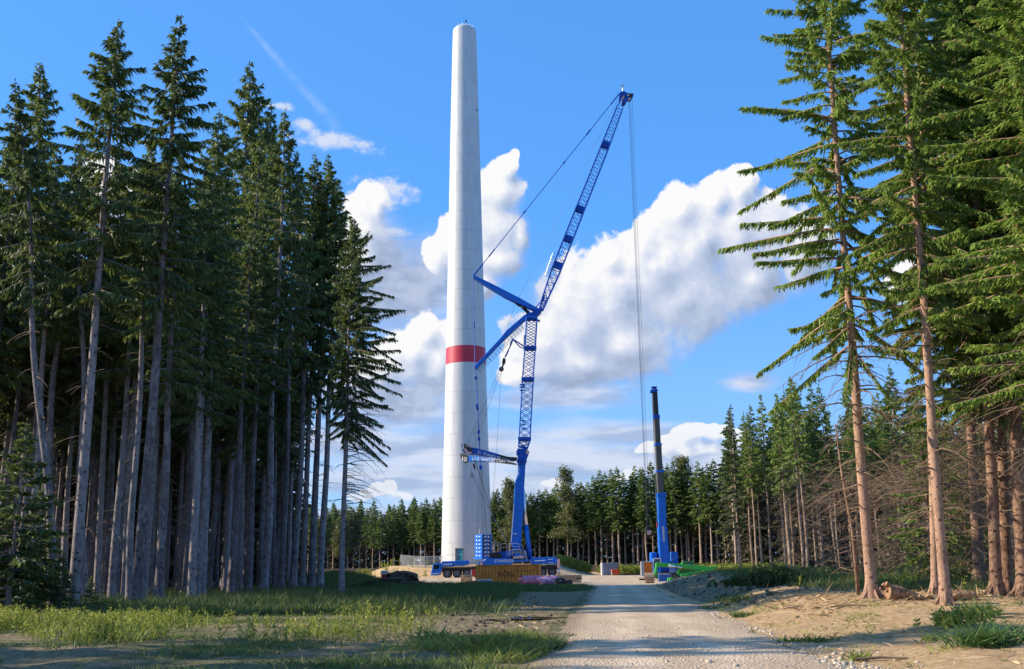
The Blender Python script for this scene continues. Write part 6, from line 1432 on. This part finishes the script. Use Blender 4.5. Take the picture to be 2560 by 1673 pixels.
    n = len(p); D = np.stack([rng.normal(size=n)*1.4, rng.normal(size=n), rng.normal(size=n)*.16], 1); D /= np.linalg.norm(D, axis=1)[:, None]; p[:, 2] += .035
    stuff('forest_litter', kites(p, D, rng.gamma(2, .14, n), rng.uniform(.012, .05, n), rng), M['straw'], 'dry twigs, bark chips and straw on the sandy bank')
    p = scatter(5200, 9, 22, 32, 48, rng, lambda x, y: ss(3.2, 5., x-xc(y))*.9, 1.); n = len(p); D = np.stack([rng.normal(size=n)*1.2, rng.normal(size=n), rng.normal(size=n)*.22], 1); D /= np.linalg.norm(D, axis=1)[:, None]; p[:, 2] += .04
    stuff('forest_litter', kites(p, D, rng.gamma(2, .12, n), rng.uniform(.015, .05, n), rng), M['straw'], 'bark, needles and broken twigs round the feet of the right spruces')
    p = scatter(2600, -9, 2, 24, 60, rng, lambda x, y: left(x, y)*mud(x, y)*.9, 1.3); n = len(p); D = np.stack([rng.normal(size=n)*1.4, rng.normal(size=n), rng.normal(size=n)*.16], 1); D /= np.linalg.norm(D, axis=1)[:, None]; p[:, 2] += .03
    stuff('forest_litter', kites(p, D, rng.gamma(2, .12, n), rng.uniform(.012, .05, n), rng), M['straw'], 'wood chips and straw left of the track')
    # single tufts one can point to
    def tuft(name, lab, px, py, r, h, n, m_, cat='grass tuft', w=.03, grp='grass tufts on the right bank'):
        g = ground_at(px, py); k = max(3, int(n/10)); q = np.stack([g.x+rng.normal(0, r*.45, k), g.y+rng.normal(0, r*.35, k), np.zeros(k)], 1); q[:, 2] = hgt(q[:, 0], q[:, 1])-.02; q -= np.array(g)
        V, Q = blades(q, 10, np.full(k, h), w, r*.22, rng, .55); o = link(name, mesh_np(name, V, Q, [m_]), None, g); return tag(o, lab, cat, grp, 'stuff' if 'strip' in lab or 'patch' in lab else None)
    tuft('grass_tuft', 'largest arching green sedge tuft at the lower right', 2470, 1618, .52, .62, 420, M['sedge'])
    tuft('grass_tuft', 'bluish sedge tuft behind the largest one at the lower right', 2452, 1545, .34, .62, 240, M['sedge'])
    tuft('grass_tuft', 'tall rushes behind the rotten stump', 2262, 1470, .9, 1.15, 420, M['sedge'], w=.035)
    tuft('grass_tuft', 'grass clump on the track shoulder below the dark bank', 1838, 1505, .8, .5, 260, M['grass'])
    tuft('grass_tuft', 'low grass strip in front of the clump on the track shoulder', 1790, 1523, .7, .22, 160, M['grass'])
    tuft('grass_tuft', 'little upright weed by the white stones of the margin', 1842, 1545, .3, .4, 70, M['sedge'])
    tuft('grass_tuft', 'flat grass patch beside the lower pile of white stones', 2020, 1605, .75, .22, 240, M['grass'])
    tuft('grass_tuft', 'small flat green patch right of the upright weed', 1872, 1541, .4, .18, 90, M['grass'])
    tuft('grass_tuft', 'tiny green tuft near the bottom right of the bank', 2150, 1658, .25, .3, 60, M['grass'])
    tuft('grass_tuft', 'small tuft left of the largest sedge', 2335, 1602, .35, .22, 70, M['grass'])
    tuft('grass_tuft', 'tall sunlit grass spilling over the edge of the left verge', 1215, 1640, .8, .6, 420, M['grass'])
    tuft('grass_tuft', 'broad leaved dock plant in the grass left of the track', 1085, 1606, .4, .45, 80, M['sedge'], 'weed', .07)
    g = ground_at(2390, 1568); k = 60; q = np.stack([rng.normal(0, .42, k), rng.normal(0, .25, k), np.zeros(k)], 1); q[:, 2] = hgt(q[:, 0]+g.x, q[:, 1]+g.y)-g.z
    o = link('weed_patch', weeds(q, rng.uniform(.18, .42, k), rng, 14, .06, .14).mesh('weed_patch', [M['weed']]), None, g); tag(o, 'leafy yellow green weed patch beside the sedge tufts', 'weeds')
    for (px, py, r, h, lab) in ((1925, 1448, 1.9, 1.1, 'dark bush at the top of the right bank'), (930, 1462, 2.0, .9, 'low dark bush at the right end of the grassy hump')):
        g = ground_at(px, py+20); k = 420; q = rng.normal(0, .5, (k, 3))*np.array([r, r*.7, 0]); q[:, 2] = 0; hh = h*np.clip(1.1-np.hypot(q[:, 0], q[:, 1])/(r*1.5), .25, 1)*rng.uniform(.6, 1.1, k)
        o = link('bush', weeds(q, hh, rng, 40, .05, .16).mesh('bush', [M['grassd'] if 'dark' in lab else M['needleB']]), None, g); tag(o, lab, 'bush')
    # a few fallen sticks
    for (px, py, L, a, lab) in ((2310, 1582, .75, .1, 'bright bare stick on the sand in front of the weed patch'), (2205, 1655, .9, -.3, 'dark stick lying on the sand near the bottom right'), (2520, 1545, 1.5, .15, 'grey branch lying on the soil at the right edge'), (2120, 1520, 1.1, .05, 'pale stick in front of the big spruce foot')):
        g = ground_at(px, py)+Vector((0, 0, .05)); d = Vector((math.cos(a), math.sin(a), .03)); m = MB(); m.tube([g-d*L/2, g+Vector((0, .04, .02)), g+d*L/2], [.03, .026, .015], 5)
        tag(m.build('stick', M['straw'] if 'dark' not in lab else M['deadwood'], None), lab, 'stick')
build_ground_cover()
